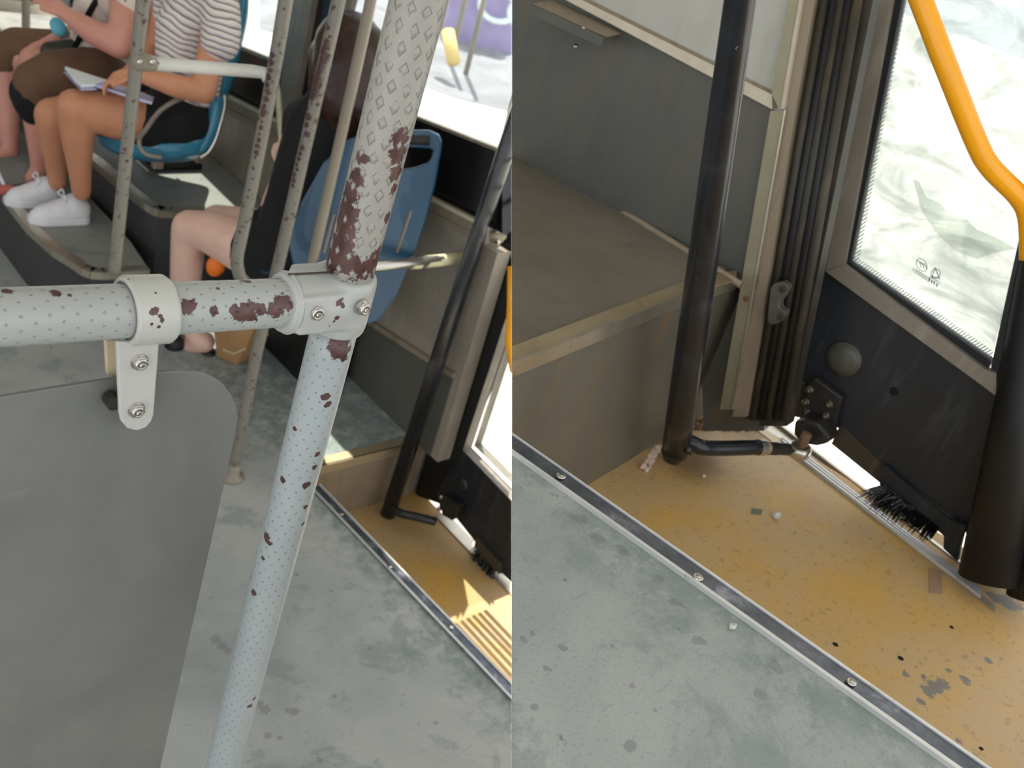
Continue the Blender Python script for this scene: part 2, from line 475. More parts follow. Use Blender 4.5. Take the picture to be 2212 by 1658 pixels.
def stripes():
    g = G('striped_knit'); p = g.pos()
    x, y, z = g.xyz(p)
    nz = g.noise(p, 7, 2)
    t = g.math('ADD', g.math('ADD', g.math('MULTIPLY', z, 1.0), g.math('MULTIPLY', x, 0.28)), g.math('MULTIPLY', nz, 0.05))
    t = g.math('FRACT', g.math('DIVIDE', t, 0.0190))
    base = g.ramp(t, [(0.0, hx(232, 226, 220)), (0.34, hx(236, 230, 224)), (0.44, hx(120, 104, 92)), (0.58, hx(128, 112, 100)), (0.68, hx(200, 190, 206)), (1.0, hx(232, 226, 220))])
    return g.set(base, 0.85, 0, normal=g.bump(t, 0.2, 0.001))
M['stripes'] = stripes()
def floral():
    g = G('cream_floral_cotton'); p = g.pos()
    base = g.mix(g.sstep(g.noise(p, 38, 3, 0.6), 0.63, 0.67), hx(236, 218, 208), hx(150, 96, 110))
    return g.set(base, 0.85)
M['floral'] = floral()
M['cream_cloth'] = simple('pinkish_white_cotton', hx(238, 222, 216), 0.85, 0, 0.04)
M['brown_cloth'] = simple('brown_stretch_cloth', hx(112, 84, 62), 0.85, 0, 0.10, 14)
M['black_cloth'] = simple('black_cloth', hx(20, 20, 22), 0.9, 0, 0.2)
M['olive_bag'] = simple('dark_olive_leather', hx(54, 54, 46), 0.45, 0, 0.25, 30)
M['white_shoe'] = simple('white_leather', hx(232, 232, 236), 0.45, 0, 0.03, 30, 0.1)
M['hair'] = None
g_ = G('dark_red_brown_hair')
st_ = g_.noise(g_.vm('MULTIPLY', g_.pos(), (60.0, 60.0, 6.0)), 1.0, 4, 0.6, 0.5)
M['hair'] = g_.set(g_.ramp(st_, [(0.35, hx(24, 9, 7)), (0.65, hx(56, 22, 13)), (0.85, hx(120, 52, 26))]), 0.4, normal=g_.bump(st_, 0.5, 0.003))
M['hair_brown'] = simple('brown_hair', hx(60, 42, 32), 0.5, 0, 0.2, 60)
M['paper'] = simple('white_paper', hx(232, 240, 244), 0.7, 0, 0.02)
M['lilac'] = simple('lilac_card', hx(196, 196, 232), 0.6, 0, 0.03)
M['kraft'] = simple('kraft_paper', hx(182, 140, 96), 0.75, 0, 0.10, 12)
M['orange'] = simple('orange_plastic', hx(240, 120, 30), 0.5, 0, 0.06)
M['mask_blue'] = simple('pale_blue_mask_cloth', hx(110, 196, 222), 0.8, 0, 0.08)
M['gold'] = simple('gold_metal', hx(214, 168, 80), 0.3, 0.7, 0.05)
M['phone'] = simple('phone_glass', hx(120, 160, 180), 0.1, 0.0, 0.1)
M['yellow_paint'] = simple('yellow_orange_paint', hx(240, 164, 16), 0.28, 0, 0.05, 20)
M['yellow_tape'] = simple('pale_yellow_tape', hx(226, 220, 180), 0.6, 0, 0.05, 40)
M['rust'] = simple('rust_and_grime', hx(112, 84, 62), 0.8, 0, 0.35, 90, 0.6)
M['dark_steel'] = simple('greasy_dark_steel', hx(52, 50, 48), 0.4, 0.4, 0.35, 50, 0.2)
M['seal'] = panel('grimy_rubber_seal', hx(40, 37, 32), hx(62, 56, 46), hx(92, 78, 58), 0.5, 0.5)
M['bristle'] = simple('black_bristle', hx(16, 17, 18), 0.25, 0, 0.3, 200)
M['stone'] = simple('pale_stone', hx(206, 204, 196), 0.5, 0, 0.12, 300, 0.4)
M['lint'] = simple('pinkish_lint', hx(198, 172, 156), 0.95, 0, 0.15, 300, 0.4)
M['green_tape'] = simple('dull_green_scrap', hx(104, 108, 84), 0.7, 0, 0.15, 200)
M['mauve_tape'] = simple('mauve_tape', hx(158, 126, 104), 0.7, 0, 0.08, 60)
M['hole'] = simple('black_hole', hx(10, 9, 8), 0.9, 0, 0.2)
M['mark'] = simple('dark_glass_print', hx(70, 84, 80), 0.6, 0, 0.1)
M['ceiling_and_sun_block'] = simple('off_white_ceiling', hx(206, 206, 200), 0.6, 0, 0.03)
M['body'] = simple('bus_body_paint', hx(120, 130, 134), 0.4, 0, 0.05)
def ground_mat():
    g = G('sunlit_concrete'); p = g.pos()
    base = g.ramp(g.noise(p, 1.3, 6, 0.65, 0.6), [(0.3, hx(188, 188, 184)), (0.55, hx(206, 204, 196)), (0.75, hx(214, 208, 194))])
    base = g.mix(g.math('MULTIPLY', g.sstep(g.noise(g.vm('MULTIPLY', p, (9.0, 1.6, 1.0)), 1.0, 5, 0.6, 1.0), 0.56, 0.66), 0.5), base, hx(150, 156, 154))
    return g.set(base, 0.9)
M['ground'] = ground_mat()
M['asphalt'] = simple('grey_paving', hx(136, 137, 144), 0.9, 0, 0.25, 3)  # paled, with window haze mixed into the paving colour
M['purple'] = simple('purple_board', hx(160, 146, 196), 0.7, 0, 0.15, 3)  # purple lightened to carry the haze of the window
M['ochre'] = simple('ochre_wall', hx(200, 170, 130), 0.8, 0, 0.15, 2)
M['teal'] = simple('teal_wall', hx(140, 166, 172), 0.8, 0, 0.2, 2)
def glassy(name, tint=(0.95, 0.98, 0.97), dirt=0.08, dirtcol=(0.85, 0.88, 0.86), film=False):
    g = G(name); p = g.pos()
    tr = g.n('ShaderNodeBsdfTransparent'); g.put(tr.inputs[0], tint)
    gl = g.n('ShaderNodeBsdfGlossy'); gl.inputs['Roughness'].default_value = 0.03
    df = g.n('ShaderNodeBsdfTranslucent'); g.put(df.inputs[0], dirtcol)
    d2 = g.n('ShaderNodeBsdfDiffuse'); g.put(d2.inputs[0], dirtcol)
    dd = g.n('ShaderNodeMixShader'); dd.inputs[0].default_value = 0.5
    g.t.links.new(df.outputs[0], dd.inputs[1]); g.t.links.new(d2.outputs[0], dd.inputs[2])
    f = g.math('MULTIPLY', g.noise(p, 7, 5, 0.65, 1.5), dirt)
    if film:
        cr = g.noise(g.vm('MULTIPLY', p, (3.0, 5.0, 13.0)), 1.0, 6, 0.66, 1.4)
        f = g.math('ADD', f, g.math('MULTIPLY', g.sstep(cr, 0.45, 0.75), dirt * 0.85))
    m1 = g.n('ShaderNodeMixShader'); g.put(m1.inputs[0], f)
    g.t.links.new(tr.outputs[0], m1.inputs[1]); g.t.links.new(dd.outputs[0], m1.inputs[2])
    m2 = g.n('ShaderNodeMixShader'); m2.inputs[0].default_value = 0.05
    g.t.links.new(m1.outputs[0], m2.inputs[1]); g.t.links.new(gl.outputs[0], m2.inputs[2])
    g.t.links.new(m2.outputs[0], g.out.inputs[0])
    return g.m
M['glass'] = glassy('window_glass')
M['film_glass'] = glassy('door_glass_with_dirty_film', (0.93, 0.96, 0.95), 0.6, (0.66, 0.72, 0.70), True)
# ================================================================== LEFT BAY : structure
use(LEFT)
GL = -0.215                                   # door well below the grey floor
def zpoly(pix, z): return [Z(px, py, z) for px, py in pix]
def xpoly(pix, x): return [X(px, py, x) for px, py in pix]
def ypoly(pix, y): return [Y(px, py, y) for px, py in pix]
DOWN = V((0, 0, -1))

ex_ = Z(1000, 1400, 0).x
bm = bmesh.new()
add_prism(bm, [L(-1.4, -0.9, 0), L(Z(1106, 1508, 0).x, -0.9, 0), Z(1106, 1508, 0), Z(674, 1060, 0), L(Z(674, 1060, 0).x, 1.862, 0), L(-1.4, 1.862, 0)], DOWN * 0.12)
add_prism(bm, [L(-1.4, 1.862, 0), L(1.40, 1.862, 0), L(1.40, 6.2, 0), L(-1.4, 6.2, 0)], DOWN * 0.12)
add_prism(bm, [L(1.40, 1.884, 0), L(1.86, 1.884, 0), L(1.86, 6.2, 0), L(1.40, 6.2, 0)], DOWN * 0.12)
fl = struct(obj('floor', bm, M['floor'], loc=V((0, 0, 0))))
fw = struct(obj('floor', prism([L(1.40, 0.2, GL), L(1.925, 0.2, GL), L(1.925, 1.90, GL), L(1.40, 1.90, GL)], DOWN * 0.1), M['yellow_floor']))
# step face down into the door well, with its aluminium nosing
r = obj('step_riser', prism([L(1.40, 1.862, 0), L(1.88, 1.862, 0), L(1.88, 1.862, GL), L(1.40, 1.862, GL)], cur.y * 0.02), M['brown_frame'])
tag(r, 'stained metal step face of the far yellow door well, seen behind the dimpled post', 'step')
def add_cap(bm, quad, vec): return add_prism(bm, quad, vec)
bm = bmesh.new()
add_box(bm, L(1.66, 1.872, 0.003), cur.x * 0.215, cur.y * 0.018, V((0, 0, 0.003)))
add_box(bm, L(1.66, 1.855, -0.010), cur.x * 0.215, cur.y * 0.003, V((0, 0, 0.016)))
obj('nosing', bm, M['alu_warm'], r)['label'] = 'thin bright aluminium nosing'
# steel strip edging the grey floor
st = thing('floor_strip', Z(890, 1270, 0), 'narrow steel floor strip passing behind the dimpled post to the far door well', 'floor strip')
a0, a1, b0, b1 = Z(672, 1052, 0.004), Z(1106, 1509, 0.004), Z(690, 1046, 0.004), Z(1106, 1478, 0.004)
e0, e1 = (a1 - a0), (b1 - b0)
obj('strip', prism([a0, a1, b1, b0], V((0, 0, -0.02))), M['strip'], st)
def sliver(p, q, w, zt, m, name='edge'):
    d = (q - p).normalized(); s = V((-d.y, d.x, 0)) * w
    return obj(name, prism([p + s * .5 + V((0, 0, zt)), q + s * .5 + V((0, 0, zt)), q - s * .5 + V((0, 0, zt)), p - s * .5 + V((0, 0, zt))], V((0, 0, -0.003))), m, st)
sliver(a0, a1, 0.006, 0.003, M['strip_edge']); sliver(b0, b1, 0.005, 0.003, M['strip_edge'])
for px, py in ((737, 1112), (841, 1226), (973, 1357)):
    c = Z(px, py - 2, 0.006)
    obj('screw', lathe(c, V((0, 0, 1)), [(0.007, 0), (0.007, 0.002), (0.004, 0.0035), (0.0005, 0.004)], 12), M['steel'], st)
    
# side wall ---------------------------------------------------------
WX = 1.85
def line(p, q):                                 # pixel line as function of x
    return lambda x: p[1] + (q[1] - p[1]) * (x - p[0]) / (q[0] - p[0])
lA = line((530, 110), (1070, 325)); lC = line((488, 204), (1023, 473)); lD = line((480, 241), (1013, 514))
xr_ = 1106
x_far = 150                                     # far end of the wall in pixels (hidden behind the passengers)
def wband(l0, l1, xa, xb, x, th, m, name, **kw):
    pts = [X(xa, l0(xa), x), X(xb, l0(xb), x), X(xb, l1(xb), x), X(xa, l1(xa), x)]
    return obj(name, prism(pts, cur.x * th), m, **kw)
farY = 5.6
# lower wall down to the floor: from the ledge line to z=0
pA, pB = X(x_far, lD(x_far), WX), X(1075, lD(1075), WX)
w = struct(obj('wall_right', prism([pA, pB, L(WX, pB.y, 0), L(WX, pA.y, 0)], cur.x * 0.05), M['wall_grey']))
w2 = struct(obj('wall_right', prism([L(WX, 1.56, GL - .05), L(WX, 1.89, GL - .05), L(WX, 1.89, 3.3), L(WX, 1.56, 3.3)], cur.x * 0.0001 + cur.x * 0.03), M['frame_grey'])) if False else None
tr_ = struct(wband(lC, lD, x_far, 1040, WX - 0.022, 0.03, M['brown_frame'], 'trim_1'))
lg = line((480, 236), (1013, 506)); lh = line((480, 228), (1013, 498))
struct(wband(lh, lg, x_far, 1040, WX - 0.026, 0.005, M['frame_grey'], 'trim_2'))
lC2 = line((488, 210), (1023, 481))
struct(wband(lC, lC2, x_far, 1040, WX - 0.032, 0.012, M['cream_trim'], 'trim_3'))
# glossy black band under the glass
wb = obj('window_band', prism([X(x_far, lA(x_far), WX), X(1085, lA(1085), WX), X(1085, lC(1085), WX), X(x_far, lC(x_far), WX)], cur.x * 0.04), M['black_gloss'])
struct(wb); wb.name = 'trim_4'
# low skirting trim beside the step
struct(obj('baseboard_right', prism([X(700, 628, WX - .012), X(978, 806, WX - .012), X(978, 818, WX - .012), X(700, 640, WX - .012)], cur.x * 0.02), M['brown_frame']))
struct(obj('baseboard_right', prism([X(700, 638, WX - .004), X(978, 816, WX - .004), L(WX - .004, X(978, 816, WX).y, 0), L(WX - .004, X(700, 638, WX).y, 0)], cur.x * 0.012), M['wall_dark']))
# window pillar and header above the glass
zt = 1.72
def pillar(xa0, xa1, xb0, xb1, yb, x, th, m, name):
    """top edge pixels at y=0 (xa0..xa1), bottom at yb (xb0..xb1); runs on upward"""
    t0, t1, q0, q1 = X(xa0, 0, x), X(xa1, 0, x), X(xb0, yb, x), X(xb1, yb + 6, x)
    t0 = t0 + (t0 - q0) * 0.9; t1 = t1 + (t1 - q1) * 0.9
    return obj(name, prism([t0, t1, q1, q0], cur.x * th), m)
struct(pillar(622, 674, 600, 630, 250, WX - 0.03, 0.07, M['frame_grey'], 'trim_5'))
struct(pillar(674, 742, 630, 676, 262, WX - 0.008, 0.05, M['black_gloss'], 'trim_6'))
struct(pillar(608, 623, 592, 600, 140, WX - 0.010, 0.05, M['black_gloss'], 'trim_7'))
yL0, yL1 = X(150, lA(150), WX).y, X(606, lA(606), WX).y
def pane(name, pts, label=None):
    o = thing(name, pts[0], label or '', 'window'); return o
for nm, xa, xb in (('window_1', 150, 612), ('window_2', 700, 1100)):
    q0, q1 = X(xa, lA(xa) + 2, WX + 0.02), X(xb, lA(xb) + 2, WX + 0.02)
    top0, top1 = V((q0.x, q0.y, 1.75)), V((q1.x, q1.y, 1.75))
    o = struct(obj(nm, prism([q0, q1, top1, top0], cur.x * 0.005), M['glass']))
    fr = obj('window_frame', prism([X(xa, lA(xa) - 6, WX - .004), X(xb, lA(xb) - 7, WX - .004), X(xb, lA(xb) + 1, WX - .004), X(xa, lA(xa) + 1, WX - .004)], cur.x * 0.02), M['frame_grey'], o)
# body above the windows and roof (out of the frame, they shade the aisle)
struct(obj('wall_right', prism([L(WX, 0.0, 1.75), L(WX, 6.2, 1.75), L(WX, 6.2, 3.3), L(WX, 0.0, 3.3)], cur.x * 0.08), M['ceiling_and_sun_block']))
# rear wall with its bright window band
use(LEFT)
RY = 5.0
def yb_(y0, y1, y2, y3, m, name, yy=RY, th=0.05, xa=-60, xb=330):
    return struct(obj(name, prism([Y(xa, y0, yy), Y(xb, y1, yy), Y(xb, y3, yy), Y(xa, y2, yy)], cur.y * th), m))
yb_(20, 96, 120, 220, M['wall_dark'], 'wall_back')
yb_(-12, 48, 20, 76, M['cream_trim'], 'trim_8', RY - 0.03, 0.05)
yb_(-60, 5, -10, 46, M['wall_dark'], 'wall_back')
yb_(43, 100, 49, 106, M['alu'], 'trim_9', RY - 0.02, 0.02)

# corner column between wall and door (behind the black pole)
def ycol(top, bot, m, name, y, th=0.02):
    """top/bot pixel pairs ((xl,yl),(xr,yr))"""
    return struct(obj(name, prism([Y(*top[0], y), Y(*top[1], y), Y(*bot[1], y), Y(*bot[0], y)], cur.y * th), m))
CY_ = 1.875
ycol(((1150, 100), (1250, 100)), ((905, 1062), (945, 1062)), M['frame_grey'], 'trim_10', CY_, 0.03)
ycol(((1094, 420), (1112, 420)), ((903, 1062), (918, 1062)), M['alu'], 'trim_11', CY_ - .012, 0.012)
ycol(((1060, 420), (1094, 420)), ((880, 1062), (903, 1062)), M['wall_grey'], 'trim_12', CY_ - .004, 0.01)
ycol(((1135, 420), (1250, 420)), ((930, 1062), (960, 1075)), M['seal'], 'trim_13', CY_ - .02, 0.02)
bm = bmesh.new()
k0 = Y(1066, 520, CY_ - .03)
add_box(bm, k0, cur.x * 0.034, cur.y * 0.012, V((0, 0, 0.020)))
cb = obj('corner_bracket', bm, M['olive_trim'], bevel=0.002)
tag(cb, 'small yellowish corner bracket with one screw, where the wall ledge meets the door column', 'bracket')
obj('screw', lathe(Y(1074, 523, CY_ - .043), -cur.y, [(0.008, 0), (0.008, 0.002), (0.003, 0.004), (0.0005, 0.004)], 12), M['steel'], cb)

# door leaf ------------------------------------------------------------
DX = 1.90
dr = struct(thing('door_1', X(1050, 1150, DX), 'd', 'door'))
for k in ('label', 'category'): del dr[k]
top_l = X(1120, 640, DX); 
def dpoly(pix, dx, th, m, name, par=None, **kw):
    return obj(name, prism(xpoly(pix, DX + dx), cur.x * th), m, par or dr, **kw)
dpoly([(1003, 971), (1106, 1077), (1160, 1135), (1160, 1330), (1106, 1258), (1060, 1215), (1028, 1172), (985, 1118), (950, 1096), (944, 1060)], 0, 0.03, M['black_panel'], 'door_panel')
dpoly([(1180, 420), (1200, 420), (1024, 962), (1160, 1098), (1160, 1138), (1000, 972)], -0.012, 0.03, M['frame_grey'], 'glass_frame')
dpoly([(1200, 420), (1300, 420), (1300, 1230), (1024, 962)], 0.012, 0.005, M['glass'], 'door_glass')
dpoly([(1050, 560), (1182, 420), (1002, 972), (962, 1092), (895, 1068)], 0.004, 0.03, M['black'], 'edge_seal')
obj('round_cap', lathe(X(1002, 1046, DX), -cur.x, [(0.022, 0), (0.022, 0.004), (0.015, 0.009), (0.001, 0.011)], 20), M['dark_steel'], dr)
dpoly([(1028, 1160), (1080, 1215), (1078, 1240), (1024, 1180)], -0.012, 0.012, M['seal'], 'rubber_flap')
# hinge and bristles of this door
dr_l = dr
hg = obj('door_hinge', prism(xpoly([(958, 1068), (990, 1092), (984, 1118), (975, 1124), (955, 1112), (950, 1090)], DX - .03), cur.x * 0.028), M['dark_steel'], dr, bevel=0.003)
for px, py in ((955, 1073), (950, 1098)):
    obj('bolt', lathe(X(px, py, DX - .03), -cur.x, [(0.008, 0), (0.008, 0.006), (0.004, 0.009), (0.0005, 0.010)], 10), M['steel'], hg)
bm = bmesh.new(); rnd = random.Random(3)
for i in range(150):
    t = rnd.random()
    p = X(1028 + 48 * t, 1180 + 50 * t, DX - .006)
    q = p + V((rnd.uniform(-.02, .004), rnd.uniform(-.015, .015), -rnd.uniform(.02, .05)))
    add_tube(bm, [p, q], 0.0016, 4, cap=False)
obj('door_brush', bm, M['bristle'], dr)
# outer step and door-track
struct(obj('trim_14', prism(zpoly([(940, 1112), (1106, 1285), (1150, 1330), (1180, 1330), (1106, 1252), (965, 1106)], GL + 0.004), DOWN * 0.02), M['alu']))
# black folding-door pole with its foot rod
bp = thing('door_pole', Y(838, 1112, 1.80), 'slim blurred black pole at the far door well, behind the dimpled post', 'pole')
obj('pole', tube([Y(1133, 200, 1.80), Y(838, 1110, 1.80)], [0.0225, 0.0240], 28), M['black_pole'], bp, smooth=True)
obj('foot_rod', tube(smoothpath([D(848, 1096, 3.08), D(865, 1108, 3.06), D(900, 1116, 3.06), D(940, 1126, 3.08)], 5), 0.013, 12), M['black_pole'], bp, smooth=True)
# orange grab handle just visible at the seam
obj('grab_handle', tube([D(1107, 575, 2.35), D(1106, 660, 2.36), D(1101, 735, 2.40), D(1112, 800, 2.45)], 0.012, 14), M['yellow_paint'], dr, smooth=True)

# low platforms under the sideways seats ----------------------------------
z1, z2 = 0.20, 0.315
def platform(name, label, outline, z, zb, mt, mr):
    t = thing(name, V((sum(p.x for p in outline) / len(outline), sum(p.y for p in outline) / len(outline), zb)), label, 'platform')
    obj('top', prism([V((p.x, p.y, z)) for p in outline], DOWN * 0.01), mt, t)
    n = len(outline)
    obj('riser', prism([V((p.x, p.y, z - 0.01)) for p in outline], DOWN * (z - 0.01 - zb)), mr, t)
    return t
o1 = [Z(-40, 372, z1), Z(0, 414, z1), Z(60, 490, z1), Z(115, 540, z1), Z(163, 570, z1), Z(176, 580, z1), Z(196, 588, z1), Z(225, 590, z1), Z(323, 583, z1), V((1.375, 2.90, z1)), V((1.375, 4.9, z1)), V((1.15, 4.9, z1))]
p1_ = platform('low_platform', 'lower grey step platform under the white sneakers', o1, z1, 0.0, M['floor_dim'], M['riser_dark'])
def nosing(par, pts, z, w, m, inward):
    bm = bmesh.new()
    for a, b in zip(pts, pts[1:]):
        d = (b - a); d.z = 0; d.normalize(); s = V((-d.y, d.x, 0)) * inward
        q = [a, b, b + s * w, a + s * w]
        add_prism(bm, [V((p.x, p.y, z + 0.003)) for p in q], DOWN * 0.004)
        q = [a, b, b - s * 0.004, a - s * 0.004]
        add_prism(bm, [V((p.x, p.y, z + 0.003)) for p in q], DOWN * 0.024)
    return obj('nosing', bm, m, par)
nosing(p1_, o1[1:9], z1, 0.030, M['alu'], 1)['label'] = 'rounded aluminium nosing'
o2 = [Z(90, 275, z2), Z(200, 345, z2), Z(275, 410, z2), Z(315, 441, z2), Z(330, 450, z2), Z(345, 456, z2), Z(375, 458, z2), Z(530, 456, z2), V((1.845, Z(530, 456, z2).y, z2)), V((1.845, 4.9, z2)), V((1.44, 4.9, z2))]
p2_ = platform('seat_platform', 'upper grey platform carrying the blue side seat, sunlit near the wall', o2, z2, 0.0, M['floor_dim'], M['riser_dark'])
nosing(p2_, o2[0:9], z2, 0.035, M['alu'], 1)['label'] = 'rounded bright aluminium nosing'
# ================================================================== LEFT BAY : bars, seats, passengers
use(LEFT)
def cyl(px, py, A, B, r):
    """where the line of sight through a pixel meets a tube from A to B"""
    u = (B - A).normalized(); d = ray(px, py).normalized(); m = C0 - A
    dp_ = d - u * d.dot(u); mp = m - u * m.dot(u)
    a = dp_.dot(dp_); b = 2 * dp_.dot(mp); c = mp.dot(mp) - r * r
    q = max(b * b - 4 * a * c, 0.0)
    return C0 + d * ((-b - math.sqrt(q)) / (2 * a))
bar_paint = paint('speckled_bar_paint', None, None, hx(126, 122, 112), chip=1, thr=0.60, wear=75)
def bpaint(name, A, B, pts):
    rn = random.Random(len(pts)); out = []
    for (x0, y0, x1, y1, n_, r_) in pts:
        for k in range(n_):
            t = k / max(1, n_ - 1)
            out.append((cyl(x0 + (x1 - x0) * t + rn.uniform(-3, 3), y0 + (y1 - y0) * t, A, B, .0150), r_ * rn.uniform(.7, 1.2)))
    return paint(name, out, None, hx(126, 122, 112), chip=1, thr=.60, wear=75)
bar_clean = paint('warm_grey_bar_paint', None, None, hx(142, 133, 118), chip=1, thr=0.72, wear=60)
YB = 1.90
def Yv(px, py, y=YB): return Y(px, py, y)
def bar(name, pts, r, m, label, k=6):
    o = thing(name, pts[-1], label, 'pole')
    path = smoothpath(pts, k)
    obj('tube', tube([path[0] + (path[0] - path[3]).normalized() * .7] + path, r, 20, step=.03), m, o, smooth=True)
    return o
b1 = bar('rail_bar', [Yv(622, -40), Yv(614, 20), Yv(574, 250), Yv(530, 470), Yv(514, 545), Yv(513, 575), Yv(522, 602), Yv(545, 618), Yv(576, 621)], .0150, bpaint('brown_worn_bar_paint', Yv(614, 20), Yv(530, 470), [(588, 120, 566, 245, 9, .008), (566, 250, 552, 330, 7, .006), (550, 340, 540, 410, 4, .004)]), 'speckled grey bar with curved lower end, leftmost of the three by the red-haired passenger')
b2 = bar('rail_bar', [Yv(738, -40), Yv(727, 20), Yv(668, 280), Yv(604, 560), Yv(553, 770), Yv(503, 1018)], .0150, bpaint('worn_bar_paint', Yv(727, 20), Yv(604, 560), [(706, 90, 675, 205, 11, .0115), (700, 20, 712, 80, 4, .005), (664, 232, 660, 290, 4, .008), (650, 320, 632, 400, 8, .006)]), 'brown-worn grey bar, middle of three, running down to a round floor flange')
obj('floor_flange', lathe(Yv(501, 1030), V((0, 0, 1)), [(.033, 0), (.033, .004), (.020, .008), (.019, .03), (.0155, .045)], 28), bar_clean, b2, smooth=True)
for s_ in (-1, 1): obj('screw', lathe(Yv(501, 1030) + cur.x * .026 * s_ + V((0, 0, .004)), V((0, 0, 1)), [(.004, 0), (.003, .002), (.0002, .002)], 10), M['dark_steel'], b2)
b3 = bar('rail_bar', [Yv(806, -40), Yv(797, 20), Yv(742, 270), Yv(690, 500), Yv(676, 560), Yv(668, 600)], .0130, bar_clean, 'right of the three bars, cleaner warm grey, nearest the diamond post')
pA = bar('aisle_pole', [Y(312, -40, 1.97), Y(307, 20, 1.97), Y(282, 250, 1.97), Y(262, 440, 1.97), Y(247, 590, 1.97)], .0135, bar_paint, 'thin grey pole crossing the open book, joined to the short rail above the seat')
br = thing('seat_rail', Y(440, 145, 1.97), 'short worn white rail running from the thin pole across the blue side seat', 'rail')
obj('tube', tube([Y(290, 133, 1.97), Y(330, 137, 1.96), Y(430, 145, 1.95), Y(545, 154, 1.94), Y(572, 158, 1.92), Y(580, 172, 1.91)], .0135, 20), paint('worn_white_paint', None, None, hx(204, 202, 196), chip=1, thr=.66, wear=70), br, smooth=True)
obj('elbow_clamp', tube([Y(286, 134, 1.968), Y(294, 134, 1.966), Y(322, 136, 1.956), Y(335, 138, 1.955)], [.014, .017, .017, .0145], 20), bar_clean, br, smooth=True)
for px in (301, 328): obj('bolt', lathe(Y(px, 134, 1.938), V((0, -1, 0)), [(.006, 0), (.006, .003), (.003, .005), (.0003, .005)], 12), M['steel'], br)
# low cross rail with its tape wraps near the step
cr = thing('cross_rail', Y(900, 568, 1.87), 'short silver rail with pale yellow tape, from behind the post to the black pole', 'rail')
obj('tube', tube([Y(690, 582, 1.87), Y(815, 574, 1.87), Y(1010, 556, 1.86)], .0150, 20), M['chrome'], cr, smooth=True)
obj('tape', tube([Y(888, 568, 1.868), Y(908, 567, 1.867)], .0165, 20), M['yellow_tape'], cr, smooth=True)
obj('tape', tube([Y(920, 565, 1.866), Y(1000, 557, 1.861)], .0165, 20), M['yellow_tape'], cr, smooth=True)

def shell(name, rows, m, par, th=.008, sub=2):
    """moulded sheet through a grid of points, thickened"""
    bm = bmesh.new()
    g_ = [[bm.verts.new(p) for p in r_] for r_ in rows]
    for i in range(len(g_) - 1):
        for j in range(len(g_[0]) - 1):
            bm.faces.new((g_[i][j], g_[i][j + 1], g_[i + 1][j + 1], g_[i + 1][j]))
    o = obj(name, bm, m, par, smooth=True, doclip=False)
    so = o.modifiers.new('solid', 'SOLIDIFY'); so.thickness = th; so.offset = 0
    sb = o.modifiers.new('sub', 'SUBSURF'); sb.levels = sub; sb.render_levels = sub
    return o
# blue side seat (back to the window)
s1 = thing('bus_seat', D(380, 352, 3.36), 'light blue side seat on the platform, under the person in the striped top', 'seat')
pan_rows = [[D(208, 292, 3.22), D(240, 316, 3.16), D(300, 336, 3.13), D(360, 342, 3.15), D(430, 332, 3.20), D(452, 318, 3.26)],
            [D(200, 286, 3.26), D(240, 300, 3.24), D(300, 312, 3.24), D(360, 316, 3.26), D(430, 306, 3.32), D(462, 290, 3.34)],
            [D(220, 276, 3.38), D(250, 284, 3.38), D(310, 290, 3.38), D(370, 290, 3.40), D(440, 280, 3.44), D(475, 262, 3.46)],
            [D(240, 262, 3.52), D(270, 268, 3.52), D(330, 272, 3.52), D(390, 268, 3.52), D(450, 258, 3.54), D(482, 240, 3.54)]]
shell('seat_pan', pan_rows, M['blue'], s1, .014)
skirt = [[D(206, 286, 3.19), D(240, 300, 3.13), D(300, 306, 3.09), D(360, 310, 3.11), D(424, 302, 3.15), D(448, 286, 3.20)],
         [D(212, 306, 3.20), D(240, 326, 3.14), D(300, 338, 3.10), D(360, 342, 3.12), D(430, 336, 3.16), D(456, 316, 3.21)],
         [D(222, 312, 3.26), D(250, 334, 3.21), D(300, 348, 3.18), D(360, 352, 3.20), D(424, 346, 3.24), D(446, 330, 3.28)]]
shell('seat_skirt', skirt, M['blue'], s1, .010)
side_rows = [[D(430, 340, 3.19), D(455, 318, 3.19), D(470, 290, 3.19), D(484, 240, 3.17), D(486, 205, 3.16)],
             [D(420, 314, 3.16), D(430, 296, 3.16), D(434, 270, 3.16), D(442, 236, 3.14), D(452, 206, 3.13)],
             [D(446, 300, 3.34), D(452, 290, 3.34), D(462, 270, 3.34), D(470, 240, 3.32), D(476, 200, 3.30)]]
shell('side_wing', side_rows, M['blue'], s1, .014)
back_rows = [[D(462, 250, 3.22), D(476, 200, 3.19), D(488, 150, 3.16), D(500, 90, 3.12), D(512, 30, 3.08), D(522, -30, 3.04)],
             [D(486, 236, 3.25), D(504, 186, 3.22), D(516, 140, 3.19), D(532, 90, 3.15), D(545, 30, 3.11), D(542, -34, 3.06)],
             [D(470, 230, 3.42), D(480, 180, 3.39), D(492, 130, 3.36), D(505, 80, 3.32), D(515, 30, 3.28), D(515, -40, 3.22)],
             [D(400, 220, 3.55), D(410, 170, 3.52), D(420, 120, 3.48), D(430, 70, 3.44), D(440, 20, 3.40), D(440, -40, 3.34)]]
shell('backrest', back_rows, M['blue'], s1, .014)
obj('seat_piping', tube(smoothpath([D(484, 205, 3.14), D(486, 225, 3.15), D(478, 262, 3.17), D(468, 296, 3.18), D(452, 326, 3.19), D(432, 340, 3.19)], 5), .006, 10), M['chrome'], s1, smooth=True)
obj('armrest', tube(smoothpath([D(430, 203, 3.04), D(385, 215, 3.0), D(345, 240, 2.99), D(315, 280, 3.02), D(302, 298, 3.04), D(303, 318, 3.05), D(318, 334, 3.06), D(350, 340, 3.08)], 6), .0075, 12), M['frame_grey'], s1, smooth=True)
